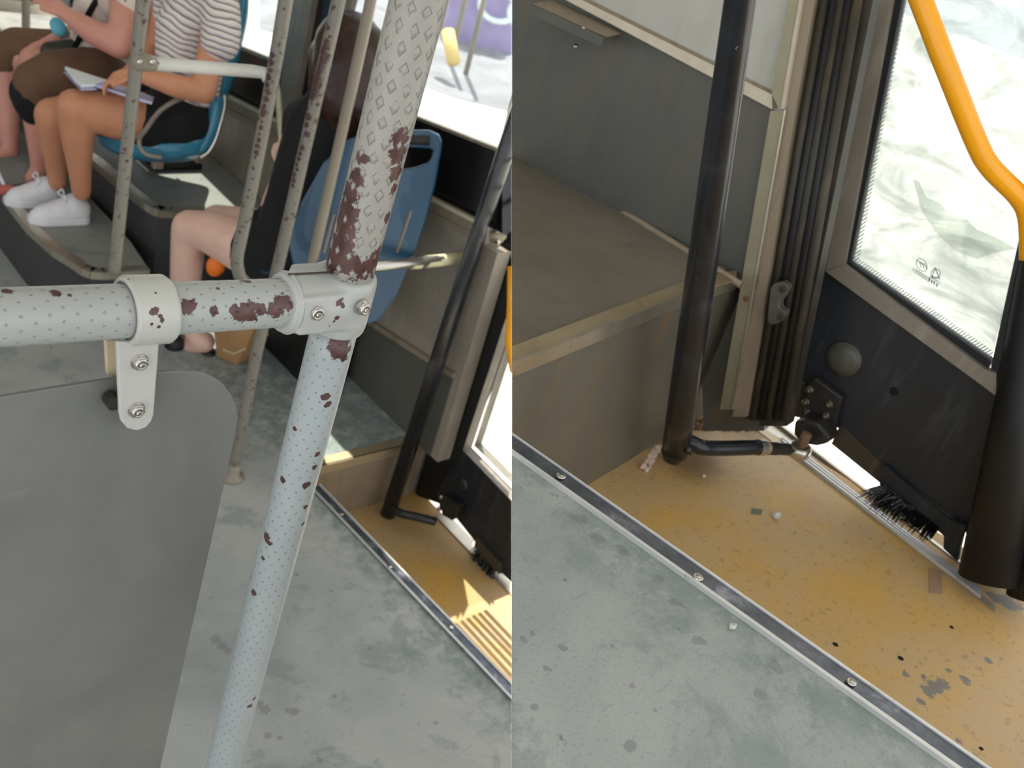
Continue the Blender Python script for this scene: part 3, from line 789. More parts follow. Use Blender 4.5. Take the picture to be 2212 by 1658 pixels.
bm = bmesh.new(); add_box(bm, D(340, 352, 3.20), cur.x * .016, cur.y * .012, V((0, 0, .016))); obj('foot_bracket', bm, M['chrome'], s1, bevel=.002)
bm = bmesh.new(); add_box(bm, D(432, 344, 3.28), cur.x * .016, cur.y * .012, V((0, 0, .010))); obj('foot_bracket', bm, M['chrome'], s1, bevel=.002)
bm = bmesh.new(); add_box(bm, V((1.66, 3.24, .350)), cur.x * .09, cur.y * .06, V((0, 0, .034))); obj('pedestal', bm, M['black'], s1)

# blue forward seat (seen from behind) with a cut-out grip
s2 = thing('bus_seat', D(800, 640, 2.80), 'deep blue seat seen from behind with a grip hole at its top', 'seat')
L_ = [(722, 610), (706, 520), (724, 430), (760, 350), (800, 302), (838, 288)]
def bk(px, py, o=0.0):
    return D(px, py, 2.66 + (py - 290) * .00036 + o)
bm = bmesh.new()
# back panel outline with a hole near its top, made from strips
outer = [(640, 600), (622, 520), (650, 440), (700, 350), (752, 300), (800, 284), (880, 280), (928, 281), (948, 290), (955, 306), (952, 330), (940, 400), (918, 480), (890, 560), (858, 636), (820, 690), (770, 705), (700, 690)]
hole = [(880, 318), (900, 318), (928, 320), (936, 324), (932, 340), (922, 352), (900, 360), (878, 364), (850, 364), (850, 318)]
vo = [bm.verts.new(bk(*p)) for p in outer]
eo = [bm.edges.new((vo[i], vo[(i + 1) % len(vo)])) for i in range(len(vo))]
vh = [bm.verts.new(bk(*p)) for p in hole]
eh = [bm.edges.new((vh[i], vh[(i + 1) % len(vh)])) for i in range(len(vh))]
bmesh.ops.triangle_fill(bm, edges=eo + eh, use_beauty=True)
o = obj('backrest', bm, M['blue_deep'], s2, doclip=False)
so = o.modifiers.new('solid', 'SOLIDIFY'); so.thickness = .022; so.offset = 0
bv = o.modifiers.new('bevel', 'BEVEL'); bv.width = .005; bv.segments = 3; bv.limit_method = 'ANGLE'
obj('grip_bar', tube([bk(842, 300, -.012), bk(928, 304, -.012)], .0125, 16), M['black'], s2, smooth=True)
for a, b in (((722, 462), (700, 545)), ((888, 456), (858, 545))):
    obj('back_slot', tube([bk(*a, -.012), bk(*b, -.012)], .0045, 8), M['frame_grey'], s2)
seatp = [[bk(560, 590, .10), bk(640, 600, .02), bk(720, 610, .0), bk(800, 612, .0)], [bk(520, 570, .25), bk(620, 570, .2), bk(700, 572, .2), bk(780, 580, .12)], [bk(470, 556, .42), bk(560, 545, .42), bk(640, 540, .42), bk(700, 540, .30)], [bk(462, 575, .44), bk(555, 562, .44), bk(640, 556, .44), bk(700, 552, .32)]]
shell('seat_pan', seatp, M['blue_deep'], s2, .014)
obj('pedestal', box(1.67, 1.82, 2.22, 2.50, 0, .27), M['black'], s2)
tag(obj('orange_parcel', (lambda b: add_ball(b, D(466, 574, 3.02), .030, .022, .035, seg=12))(bmesh.new()), M['orange'], smooth=True), 'small bright orange parcel between the bare knee and the deep blue seat', 'parcel')

# ------------------------------------------------------------------ passengers
def hand(base, fwd, side, up, r=.0078, ln=.066, curl=.35, palm=.032, m=None, flip=1):
    """palm and five bent fingers as chains of (point, radius)"""
    ch = [[(base, palm * .62), (base + fwd * .045, palm * .78), (base + fwd * .065, palm * .60)]]
    for i, (o_, k) in enumerate(((-.027, .88), (-.009, 1.0), (.009, .95), (.026, .74))):
        p0 = base + fwd * .060 + side * o_
        p1 = p0 + fwd * ln * k * .45 - up * ln * curl * .15
        p2 = p1 + fwd * ln * k * .32 - up * ln * curl * .55
        p3 = p2 + fwd * ln * k * .12 - up * ln * curl * .75
        ch.append([(p0, r * 1.12), (p1, r), (p2, r * .93), (p3, r * .82)])
    t0 = base + fwd * .018 - side * .026 * flip
    ch.append([(t0, r * 1.4), (t0 + fwd * .028 - side * .016 * flip - up * .006, r * 1.15), (t0 + fwd * .052 - side * .014 * flip - up * .016, r * .95)])
    return ch
def fr(a, b, hint):
    f = (b - a).normalized(); s = f.cross(hint).normalized(); return f, s, s.cross(f).normalized()
UPV = V((0, 0, 1))

# passenger in the striped top, legs bare, white sneakers -------------------
w = thing('person', Z(150, 460, z1), 'person in striped top, black skirt and white sneakers, seated with an open book', 'person')
hipN, hipF = D(390, 268, 3.20), D(380, 236, 3.36)
kneeN, kneeF = D(162, 232, 2.96), D(112, 248, 3.12)
ankN, ankF = D(176, 414, 3.18), D(124, 394, 3.30)
pelvis = D(408, 238, 3.27); waist = D(420, 160, 3.20); chest = D(428, 50, 3.10); neck = D(432, -60, 3.02); head = D(420, -175, 2.96)
shN, shF = D(478, 6, 2.98), D(372, -20, 3.22)
elN, wrN = D(448, 200, 2.98), D(300, 160, 2.92)
elN = D(440, 198, 2.98)
elF, wrF = D(332, 110, 3.22), D(262, 176, 3.08)
f1, s1_, u1_ = fr(wrF + V((0, 0, 0)), D(236, 190, 3.03), UPV)
chains = [
    [(neck, .045), (chest + V((0, 0, .06)), .075), (chest, .098), (waist, .085), (pelvis, .105)],
    [(chest + V((0, 0, .04)), .07), (shN, .048)], [(chest + V((0, 0, .04)), .07), (shF, .048)],
    [(shN, .046), (elN, .036), (D(380, 186, 2.94), .034), (wrN, .0225)],
    [(shF, .044), (elF, .034), (wrF, .0215)],
    [(pelvis, .10), (hipN, .084), (kneeN + (hipN - kneeN) * .35, .074), (kneeN, .054), (kneeN + (ankN - kneeN) * .30, .049), (kneeN + (ankN - kneeN) * .65, .037), (ankN, .029)],
    [(pelvis, .10), (hipF, .086), (kneeF + (hipF - kneeF) * .35, .072), (kneeF, .052), (kneeF + (ankF - kneeF) * .30, .047), (kneeF + (ankF - kneeF) * .65, .036), (ankF, .028)],
    [(neck, .044), (head - V((0, 0, .05)), .052)]]
fwd2, sd2, up2 = fr(wrN, D(262, 165, 2.92), UPV)
chains += hand(wrN, fwd2, sd2, up2, .0072, .058, .5, .028)
chains += hand(wrF, f1, s1_, u1_, .0072, .056, .5, .028)
balls = [(head, .072, .080, .098)]
flesh('body', chains, M['skin_tan'], w, .0065, 5, balls)
# face and hair (above the frame)
fd = V((-1, -.1, -.1)).normalized()
for k, (r_, sc) in enumerate(((.010, 0), )):
    obj('nose', (lambda b: add_ball(b, head + fd * .076 - V((0, 0, .012)), .012, .010, .018))(bmesh.new()), M['skin_tan'], w, smooth=True)
for s_ in (-1, 1):
    obj('eye', (lambda b: add_ball(b, head + fd * .066 + V((0, .028 * s_, .012)), .010))(bmesh.new()), M['paper'], w, smooth=True)
    obj('ear', (lambda b: add_ball(b, head + V((0, .078 * s_, -.005)), .012, .008, .022))(bmesh.new()), M['skin_tan'], w, smooth=True)
obj('mouth', (lambda b: add_ball(b, head + fd * .072 - V((0, 0, .045)), .006, .020, .006))(bmesh.new()), simple('lip_rose', hx(170, 90, 84), .5), w, smooth=True)
flesh('hair', [[(head + V((.03, 0, .03)), .085), (head + V((.05, 0, -.06)), .07), (head + V((.06, 0, -.12)), .05)]], M['hair_brown'], w, .008, 4)
# striped top
top = [[(chest + V((0, 0, .085)), .070), (chest + V((0, 0, .03)), .104), (chest, .112), (D(422, 110, 3.14), .104), (waist, .098), (D(408, 205, 3.22), .108)],
       [(chest + V((0, 0, .03)), .085), (D(474, 14, 2.99), .060), (D(478, 60, 2.97), .058), (D(476, 92, 2.965), .057)],
       [(chest + V((0, 0, .03)), .085), (D(374, -10, 3.21), .058), (D(366, 30, 3.21), .052)],
       [(D(385, 150, 3.10), .07), (D(400, 60, 3.06), .088)]]
flesh('striped_top', top, M['stripes'], w, .0065, 6)
sk = [[(D(400, 232, 3.24), .104), (D(350, 262, 3.18), .098), (D(322, 262, 3.12), .088)], [(D(400, 225, 3.34), .115), (D(320, 236, 3.27), .090)], [(D(424, 230, 3.24), .088), (D(430, 258, 3.27), .076)]]
sk += [[(D(428, 262, 3.25), .078), (D(420, 266, 3.20), .070), (D(380, 270, 3.16), .080)], [(pelvis, .108), (hipN, .098)]]
flesh('black_skirt', sk, M['black_cloth'], w, .008, 5)
def sneaker(par, heel, toe, ank, tie):
    f = (toe - heel); ln = f.length; f.normalize(); s = UPV.cross(f).normalized()
    o = flesh('sneaker', [[(heel + UPV * .038 + f * .03, .036), (heel + f * ln * .45 + UPV * .034, .037), (heel + f * ln * .75 + UPV * .026, .034), (toe + UPV * .022 - f * .028, .025)],
                      [(heel + f * .03 + UPV * .045, .036), (heel + f * .05 + UPV * .062, .036)], [(heel + f * ln * .4 + UPV * .05, .034), (heel + f * ln * .62 + UPV * .036, .032)]], M['white_shoe'], par, .0045, 3)
    sole = []
    for t, wd in ((0, .022), (.08, .032), (.3, .034), (.55, .036), (.75, .038), (.9, .030), (1.0, .014)): sole.append((heel + f * ln * t, wd))
    bm = bmesh.new(); ring = [p + s * w_ for p, w_ in sole] + [p - s * w_ for p, w_ in reversed(sole)]
    add_prism(bm, ring, UPV * .024); obj('sole', bm, M['white_shoe'], o, bevel=.004)
    lb = bmesh.new()
    for k in range(4):
        c = heel + f * ln * (.44 + .075 * k) + UPV * (.074 - .0095 * k)
        add_tube(lb, smoothpath([c - s * .024 - UPV * .006, c + UPV * .002, c + s * .024 - UPV * .006], 4), .0028, 6)
    c = heel + f * ln * .42 + UPV * .082
    for sg in (-1, 1):
        add_tube(lb, smoothpath([c, c + s * .022 * sg + UPV * .020, c + s * .034 * sg + UPV * .004 + f * .01, c + s * .01 * sg], 5), .0026, 6)
    obj('laces', lb, M['paper'], o, smooth=True)
sneaker(w, Z(190, 478, z1), Z(60, 480, z1) + V((0, 0, 0)), ankN, 1)
sneaker(w, Z(132, 442, z1), Z(8, 440, z1), ankF, 1)
# open book on the knees
bk_ = thing('open_book', D(220, 200, 2.92), 'open white book with lilac cover resting on the bare knees', 'book')
def sheet(name, px, th, m): return obj(name, prism([D(*p) for p in px], UPV * th), m, bk_, bevel=.001)
sheet('left_pages', [(140, 150, 3.06), (232, 180, 3.05), (205, 188, 2.93), (176, 190, 2.90), (160, 176, 2.94)], .010, M['paper'])
sheet('left_cover', [(137, 156, 3.06), (160, 180, 2.93), (176, 196, 2.89), (207, 194, 2.92), (232, 186, 3.05)], .003, M['lilac'])
sheet('right_pages', [(205, 187, 2.93), (234, 180, 3.05), (332, 214, 3.02), (328, 226, 2.93), (280, 212, 2.91)], .007, M['lilac'])

# passenger in brown leggings and floral cream top --------------------------
u = thing('person', Z(25, 350, z1), 'person in brown leggings and floral top, seated, raising a forearm with gold bracelet', 'person')
pel, cst = D(235, 150, 3.58), D(238, 28, 3.42)
nk, hd_ = D(240, -80, 3.34), D(222, -190, 3.28)
kN, kF = D(78, 178, 3.30), D(10, 122, 3.52)
aN, aF = D(88, 368, 3.50), D(22, 330, 3.62)
sN, sF = D(275, -5, 3.24), D(205, -20, 3.56)
eN, hN = D(262, 98, 3.20), D(148, 34, 3.24)
eF, hF = D(170, 70, 3.60), D(100, 96, 3.46)
chains = [[(nk, .048), (cst, .10), (pel, .11)], [(cst + V((0, 0, .04)), .07), (sN, .055)], [(cst + V((0, 0, .04)), .07), (sF, .05)],
          [(sN, .056), (D(272, 60, 3.20), .050), (eN, .044), (D(205, 72, 3.20), .040), (hN, .027)],
          [(sF, .044), (eF, .036), (hF, .024)],
          [(pel, .1), (kN, .05), (kN + (aN - kN) * .35, .050), (kN + (aN - kN) * .7, .038), (aN, .031), (D(70, 385, 3.47), .026)],
          [(pel, .1), (kF, .05), (kF + (aF - kF) * .35, .046), (kF + (aF - kF) * .7, .036), (aF, .030), (D(-10, 345, 3.58), .026)],
          [(nk, .044), (hd_ - V((0, 0, .05)), .052)]]
ff, ss, uu = fr(hN, D(100, 0, 3.24), UPV)
chains += hand(hN, ff, ss, uu, .0080, .066, .3, .034)
f2_, s2_, u2_ = fr(hF, D(68, 112, 3.42), UPV)
chains += hand(hF, f2_, s2_, u2_, .0080, .060, .5, .032)
flesh('body', chains, M['skin_pink'], u, .007, 5, [(hd_, .072, .080, .098)])
for s_ in (-1, 1):
    obj('eye', (lambda b: add_ball(b, hd_ + fd * .066 + V((0, .028 * s_, .012)), .010))(bmesh.new()), M['paper'], u, smooth=True)
    obj('ear', (lambda b: add_ball(b, hd_ + V((0, .078 * s_, -.005)), .012, .008, .022))(bmesh.new()), M['skin_pink'], u, smooth=True)
obj('nose', (lambda b: add_ball(b, hd_ + fd * .076 - V((0, 0, .012)), .012, .010, .018))(bmesh.new()), M['skin_pink'], u, smooth=True)
obj('mouth', (lambda b: add_ball(b, hd_ + fd * .072 - V((0, 0, .045)), .006, .020, .006))(bmesh.new()), bpy.data.materials['lip_rose'], u, smooth=True)
flesh('hair', [[(hd_ + V((.03, 0, .03)), .085), (hd_ + V((.05, 0, -.06)), .07)]], M['hair_brown'], u, .008, 4)
flesh('floral_top', [[(cst + V((0, 0, .08)), .07), (cst, .118), (D(225, 90, 3.48), .112), (D(232, 135, 3.54), .118)], [(cst + V((0, 0, .04)), .085), (D(285, -8, 3.24), .066), (D(290, 12, 3.225), .064)], [(cst + V((0, 0, .04)), .08), (sF, .058)]], M['floral'], u, .0075, 6)
flesh('leggings', [[(pel, .122), (D(200, 166, 3.42), .098), (D(120, 166, 3.33), .086), (kN, .072), (D(72, 205, 3.32), .066)], [(pel, .115), (D(120, 120, 3.56), .090), (D(40, 108, 3.54), .078), (kF, .070), (D(2, 150, 3.55), .060)]], M['brown_cloth'], u, .0075, 6)
for a, b in ((D(70, 200, 3.32), D(74, 218, 3.335)), (D(2, 140, 3.55), D(8, 156, 3.56))):
    flesh('black_cuff', [[(a, .072), (b, .068), (b + (b - a) * .8, .060)]], M['black_cloth'], u, .006, 3)
obj('gold_bracelet', tube([D(155 + 9 * math.cos(t) * .5, 38 - 0 + 9 * math.sin(t) * 2.0, 3.24 - .03 * math.cos(t)) for t in [2 * math.pi * k / 16 for k in range(17)]], .004, 8, cap=False), M['gold'], u, smooth=True)
for c_, t_ in ((D(30, 352, 3.58), -1), (D(95, 392, 3.46), 1)):
    flesh('black_sandal', [[(c_ - V((0, 0, .020)), .022), (c_ + V((-.16, -.01, -.035)), .022)]], M['black'], u, .006, 3)
# things with them
tag(flesh('face_mask', [[(D(122, 52, 3.32), .022), (D(128, 62, 3.32), .026), (D(136, 68, 3.33), .016)]], M['mask_blue'], None, .004, 3), 'crumpled light blue face mask dangling below the raised wrist', 'face mask')
bgm = thing('handbag', D(140, 112, 3.44), 'dark olive leather bag on the lap of the passenger in brown leggings', 'bag')
flesh('bag_body', [[(D(110, 112, 3.40), .035), (D(150, 112, 3.42), .045), (D(168, 108, 3.46), .040)]], M['olive_bag'], bgm, .006, 5)
obj('strap', tube(smoothpath([D(162, 100, 3.38), D(176, 74, 3.34), D(190, 34, 3.30), D(212, -6, 3.28), D(240, -60, 3.26)], 5), .011, 10, flat=.4), M['black_cloth'], bgm, smooth=True)
tag(flesh('jacket', [[(D(318, 10, 3.36), .05), (D(306, 60, 3.38), .055), (D(300, 110, 3.40), .045)], [(D(322, -30, 3.34), .05), (D(318, 10, 3.36), .05)]], M['cream_cloth'], None, .007, 5), 'pinkish white draped jacket between the two seated passengers', 'jacket')
tag(flesh('phone_charm', [[(D(-4, 372, 3.30), .006), (D(8, 398, 3.30), .006)]], M['paper'], None, .003, 2), 'thin white stick at the left edge beside the toes', 'stick')
tag(flesh('red_slipper', [[(D(2, 410, 3.30), .018), (D(24, 408, 3.30), .014)]], simple('dull_red', hx(188, 96, 88), .6), None, .004, 3), 'dull red slipper tip at the left edge behind the white sneaker', 'slipper')
# far pole behind them
fp = bar('far_pole', [D(56, -40, 4.2), D(56, 60, 4.2), D(55, 112, 4.22)], .016, bar_clean, 'blurred vertical grey pole at the top left behind the knees')

# passenger with dark red hair in the deep blue seat -------------------------
v = thing('person', Z(430, 755, 0), 'seated person with long dark red hair and black clothes, holding a phone', 'person')
hp, ch3, nk3, hd3 = D(612, 560, 2.98), D(690, 330, 2.86), D(735, 200, 2.80), D(752, 118, 2.78)
kn, an = D(410, 492, 3.02), D(412, 700, 3.22)
sh3 = D(655, 260, 2.96)
el3, wr3 = D(590, 440, 2.96), D(618, 368, 2.90)
chains = [[(nk3, .045), (ch3, .085), (hp, .10)], [(ch3 + V((0, 0, .08)), .06), (sh3, .05)],
          [(hp, .088), (D(520, 530, 2.99), .078), (D(450, 500, 3.01), .062), (kn, .054), (D(404, 560, 3.09), .050), (D(400, 620, 3.15), .046), (an, .034), (D(432, 738, 3.22), .034)],
          [(D(440, 738, 3.22), .036), (D(410, 746, 3.24), .026), (D(382, 746, 3.25), .018)],
          [(hp, .085), (D(560, 500, 3.16), .072), (D(470, 480, 3.2), .056)],
          [(sh3, .046), (D(640, 420, 2.92), .040), (el3 + V((0, 0, -.01)), .036), (D(600, 400, 2.93), .028), (wr3, .022)],
          [(D(610, 500, 2.92), .036), (D(648, 400, 2.90), .040)],
          [(nk3, .044), (hd3, .052)]]
f3_, s3_, u3_ = fr(wr3, D(622, 338, 2.90), UPV)
chains += hand(wr3, f3_, s3_, u3_, .0072, .050, .4, .026)
flesh('body', chains, M['skin_pale'], v, .0065, 5, [(hd3, .072, .080, .098)])
fa = V((-.5, .8, -.2)).normalized()
obj('nose', (lambda b: add_ball(b, hd3 + fa * .082 - V((0, 0, .012)), .012, .010, .018))(bmesh.new()), M['skin_pale'], v, smooth=True)
flesh('black_top', [[(D(726, 215, 2.80), .075), (ch3 + V((0, 0, .07)), .105), (ch3, .112), (D(650, 450, 2.93), .105), (D(625, 520, 2.96), .105)], [(ch3 + V((0, 0, .08)), .075), (sh3, .062), (D(648, 330, 2.92), .056)]], M['black_cloth'], v, .0075, 5)
flesh('black_shorts', [[(D(640, 560, 2.96), .110), (D(590, 548, 2.97), .100), (D(556, 540, 2.975), .090)], [(D(620, 540, 3.05), .10), (D(575, 508, 3.12), .086)]], M['black_cloth'], v, .0075, 5)
flesh('hair', [[(hd3 + V((0, 0, .02)), .098), (D(752, 150, 2.755), .098), (D(745, 220, 2.76), .086), (D(735, 268, 2.77), .05)], [(D(718, 120, 2.80), .065), (D(706, 190, 2.80), .052), (D(700, 270, 2.80), .034)], [(D(792, 100, 2.75), .060), (D(800, 190, 2.75), .05), (D(790, 260, 2.75), .035)]], M['hair'], v, .0075, 4)
flesh('black_slide', [[(D(452, 766, 3.24), .020), (D(415, 770, 3.26), .022), (D(368, 762, 3.27), .022)]], M['black'], v, .005, 3)
flesh('slide_strap', [[(D(378, 742, 3.215), .030), (D(374, 758, 3.225), .030)]], M['black'], v, .004, 3)
tag(obj('hair_tie', tube([D(563, 448, 2.94), D(572, 468, 2.93), D(580, 482, 2.93)], .008, 10), M['black']), 'small black strap over the bare wrist above the shorts', 'strap')
ph = obj('phone', prism([D(606, 336, 2.885), D(634, 330, 2.885), D(640, 372, 2.88), D(618, 366, 2.88)], V((0, .006, 0))), M['phone'])
tag(ph, 'small bright phone held by the red-haired passenger, between two bars', 'phone')
gb = thing('wall_grab_bar', D(612, 350, 3.18), 'thin pale grab bar slanting just right of the curved speckled bar', 'rail')
obj('tube', tube([D(590, 150, 3.22), D(600, 200, 3.21), D(607, 290, 3.2), D(614, 352, 3.18)], .010, 12), M['cream_trim'], gb, smooth=True)
# brown paper bag and bits by the seat foot
kb = thing('paper_bag', D(500, 770, 3.20), 'brown kraft paper bag standing on the floor beside the bare foot', 'bag')
bag = [Z(468, 770, .0), Z(512, 788, .0), Z(548, 770, .0), Z(520, 748, 0)]
bm = bmesh.new()
lo_ = [bm.verts.new(p) for p in bag]; hi_ = [bm.verts.new(D(px, py, 3.05)) for px, py in ((458, 690), (516, 694), (560, 690), (530, 680))]
bm.faces.new(lo_)
for i in range(4): bm.faces.new((lo_[i], lo_[(i + 1) % 4], hi_[(i + 1) % 4], hi_[i]))
obj('bag_body', bm, M['kraft'], kb, bevel=.002)
obj('bag_crease', tube([D(482, 755, 3.13), D(505, 764, 3.12), D(532, 752, 3.12)], .002, 6), M['cream_trim'], kb)
tag(obj('orange_stick', tube([D(574, 700, 3.1), D(575, 724, 3.12)], .007, 10), M['orange'], smooth=True), 'short orange stick end under the deep blue seat', 'stick')
# ================================================================== LEFT BAY : foreground rails
use(LEFT)
def front(px, py, d): return D(px, py, d)
postx = lambda z: V((0.484 + (1.4 - z) * 0.025, 0.614 + (1.4 - z) * 0.045, z))
# depths along the post axis
P_top, P_mid, P_low, P_bot = D(920, -60, .741), D(762, 560, .874), D(724, 705, .913), D(468, 1705, 1.308)
def cyl(px, py, A, B, r):
    """where the line of sight through a pixel meets a tube from A to B"""
    u = (B - A).normalized(); d = ray(px, py).normalized(); m = C0 - A
    dp_ = d - u * d.dot(u); mp = m - u * m.dot(u)
    a = dp_.dot(dp_); b = 2 * dp_.dot(mp); c = mp.dot(mp) - r * r
    q = max(b * b - 4 * a * c, 0.0)
    return C0 + d * ((-b - math.sqrt(q)) / (2 * a))
def onto(lst, A, B, r): return [(cyl(px, py, A, B, r), rr) for (px, py, rr) in lst]
chips_up = [(754, 420, .0105), (748, 458, .012), (742, 495, .012), (734, 530, .013), (728, 560, .014), (770, 382, .008),
            (780, 340, .006), (745, 470, .012), (755, 572, .012), (790, 578, .011), (812, 560, .010), (866, 300, .0085), (862, 335, .009), (858, 372, .007), (852, 410, .005), (838, 470, .005), (838, 520, .005), (716, 560, .012), (823, 585, .011)]
chips_lo = [(738, 735, .0105), (738, 762, .009), (750, 722, .008), (725, 750, .006), (704, 857, .004), (708, 873, .004), (663, 1047, .0045), (576, 1160, .0055), (582, 1172, .004), (548, 1280, .004),
            (541, 1524, .004), (549, 1508, .003), (686, 980, .003), (679, 1010, .003), (661, 1095, .003), (655, 1130, .0025), (568, 1205, .0025), (610, 1035, .003), (637, 925, .003)]
post = thing('stanchion_post', P_bot, 'thick pale-painted post with raised diamonds and dark chips above the clamp', 'post')
obj('upper_tube', tube([P_top + (P_top - P_mid) * 2.2, P_mid + (P_low - P_mid) * .30], 0.0212, 40, step=0.02), paint('diamond_post_paint', onto(chips_up, P_top, P_mid, .0212), 'diamond', col=hx(152, 150, 144)), post, smooth=True)
lo_m = paint('dimpled_post_paint', onto(chips_lo, P_low, P_bot, .0210), 'dimple', col=hx(162, 170, 172))
obj('lower_tube', tube([P_low, P_bot], 0.0210, 40, step=0.02), lo_m, post, smooth=True)['label'] = 'dimpled lower length of the post'
obj('hidden_core', tube([P_mid + (P_top - P_mid) * .05, P_low - (P_low - P_bot) * .03], 0.0175, 24), M['strip'], post, smooth=True)
# horizontal rail
R0, R1 = D(-90, 690, .681), D(640, 652, .860)
ra = (R1 - R0).normalized()
def R(px):
    """point on rail axis seen at pixel column px"""
    n = (CR * F - CF * (px - CX)); t = -(R0 - C0).dot(n) / ra.dot(n); return R0 + ra * t
chips_r = [(404, 662, .0062), (412, 656, .005), (524, 678, .0085), (540, 672, .0085), (508, 672, .006), (560, 668, .006), (602, 664, .0085), (614, 654, .0075), (590, 670, .005),
           (462, 672, .0040), (530, 606, .0042), (516, 602, .004), (500, 600, .0038), (545, 602, .004), (470, 603, .0035), (585, 596, .005), (15, 628, .0042), (122, 633, .0038), (600, 590, .006), (470, 622, .0018), (150, 637, .0016)]
rail = thing('grab_rail', R(300), 'thick pale-painted horizontal rail with star dimples and brown chips, clamped to the post', 'rail')
obj('rail_tube', tube([R0, R(655)], 0.0205, 40, step=0.02), paint('dimpled_rail_paint', onto(chips_r, R0, R1, .0205), 'dimple', col=hx(160, 163, 160)), rail, smooth=True)
# clamp tee joining rail and post
pa = (P_bot - P_top).normalized()
def Pp(py):
    n = (CD * F - CF * (py - CY)); a = P_top; t = -(a - C0).dot(n) / pa.dot(n); return a + pa * t
fr_ = V((-0.10, -1, 0.05)).normalized()
tee_paint = paint('clamp_paint', [(PL(a_, b_, R(690) + fr_ * .0252, fr_), c_) for a_, b_, c_ in [(735, 655, .0036), (741, 661, .0024), (727, 685, .0024), (722, 694, .0015), (712, 706, .0014), (707, 677, .0012), (799, 612, .0014), (637, 620, .0012)]], None, col=hx(168, 170, 167), rough=0.3)
tee_paint.node_tree.nodes
pc = Pp(640)
bm = bmesh.new()
ringA, ringB = R(622), R(745)
tee = thing('tee_clamp', R(700), 'pale painted cast clamp with two bolts joining the rail to the diamond post', 'clamp')
add_tube(bm, [R(604), R(640), R(700), pc + ra * .012], [0.0256, 0.0266, 0.0266, 0.0262], 48)
add_tube(bm, [Pp(585), Pp(600), Pp(690), Pp(704)], [0.0244, 0.0262, 0.0262, 0.0246], 48)
mb = (R(650) + pc) / 2
add_box(bm, mb + fr_ * .010 + V((0, 0, -.002)), (pc - R(650)) * .5 + ra * .012, fr_ * .0155, V((0, 0, .0185)))
add_box(bm, mb - fr_ * .010 + V((0, 0, .004)), (pc - R(650)) * .5 + ra * .004, fr_ * .014, V((0, 0, .0215)))
body = obj('clamp_body', bm, tee_paint, tee, smooth=True, doclip=False)
md = body.modifiers.new('remesh', 'REMESH'); md.mode = 'VOXEL'; md.voxel_size = 0.0015; md.use_smooth_shade = True
sm = body.modifiers.new('smooth', 'SMOOTH'); sm.factor = .6; sm.iterations = 26
md = None
# the seam between the two castings, and the worn lip at the rail end
seam = [R(612) + V((0, 0, .0268)) + ra * .000, R(650) + V((0, 0, .0272)), R(690) + V((0, 0, .0276)), R(715) + V((0, 0, .0276))]
obj('seam', tube(smoothpath(seam, 4), 0.0009, 6), simple('dark_seam_grime', hx(70, 58, 54), .8), tee)
obj('end_lip', lathe(R(621), -ra, [(0.0212, 0), (0.0266, 0.0), (0.0270, 0.0020), (0.0262, 0.0036), (0.0232, 0.0044), (0.0212, 0.004)], 40), tee_paint, tee, smooth=True)
def nut(c, axis, r, par, name='nut'):
    u, w, a = disc_frame(axis)
    obj('washer', lathe(c, a, [(r * 1.22, -.001), (r * 1.22, .0006), (r * .6, .0008)], 24), M['steel'], par)
    bm = bmesh.new()
    add_prism(bm, [c + (u * math.cos(math.radians(60 * k + 15)) + w * math.sin(math.radians(60 * k + 15))) * r * 1.12 + a * .0006 for k in range(6)], a * r * .62)
    o = obj(name, bm, M['steel'], par, bevel=0.0005)
    obj('nut_collar', lathe(c + a * r * .62, a, [(r * .90, -0.0005), (r * .90, r * .18), (r * .78, r * .34), (r * .52, r * .36), (r * .5, r * .1)], 24), M['steel'], o, smooth=True)
    obj('bolt_end', lathe(c + a * r * .62, a, [(r * .40, 0), (r * .40, r * .50), (r * .30, r * .62), (0.0002, r * .62)], 16), M['steel'], o)
    return o
fpl = R(690) + fr_ * .0252
nut(PL(682, 673, fpl, fr_), fr_, .0062, tee)
nut(PL(783, 664, fpl - fr_ * .0005, fr_), fr_ + V((.15, 0, 0)), .0058, tee)
# hanging bracket on the rail
br_paint = paint('bracket_paint', [(cyl(a_, b_, R(240), R(390), .0268), c_) for a_, b_, c_ in [(335, 673, .0036), (346, 682, .0020), (328, 700, .0012), (350, 690, .002), (336, 632, .001), (343, 706, .0012), (275, 600, .0012)]], None, col=hx(178, 178, 172), rough=.32)
brk = thing('rail_bracket', R(310), 'pale painted strap bracket with two nuts, gripping the rail and the grey panel below', 'bracket')
ca, cb_ = R(268), R(362)
cm = (ca + cb_) / 2
hw = (cb_ - ca).length / 2
DZ = V((0, 0, -1)); FY = V((0.0, -1, 0)); 
bxa = ra
def brad(prof_r):
    bm = bmesh.new(); n = 40
    rings = []
    for s, rr in ((-1, prof_r - .0022), (-.82, prof_r), (.82, prof_r), (1, prof_r - .0022)):
        rings.append([bm.verts.new(cm + bxa * hw * s + (FY * math.cos(2 * math.pi * k / n) + V((0, 0, 1)) * math.sin(2 * math.pi * k / n)) * rr) for k in range(n)])
    for s in (1, -1):
        rings.append([bm.verts.new(cm + bxa * hw * s + (FY * math.cos(2 * math.pi * k / n) + V((0, 0, 1)) * math.sin(2 * math.pi * k / n)) * .0207) for k in range(n)])
    for i in range(5):
        for k in range(n): bm.faces.new((rings[i][k], rings[i][(k + 1) % n], rings[i + 1][(k + 1) % n], rings[i + 1][k]))
    for k in range(n): bm.faces.new((rings[5][k], rings[5][(k + 1) % n], rings[0][(k + 1) % n], rings[0][k]))
    return bm
obj('strap_ring', brad(.0268), br_paint, brk, smooth=True).modifiers.new('ws', 'WEIGHTED_NORMAL')
def PYb(px, py, y=None): return PL(px, py, cm + FY * .012, V((0, 1, 0)))
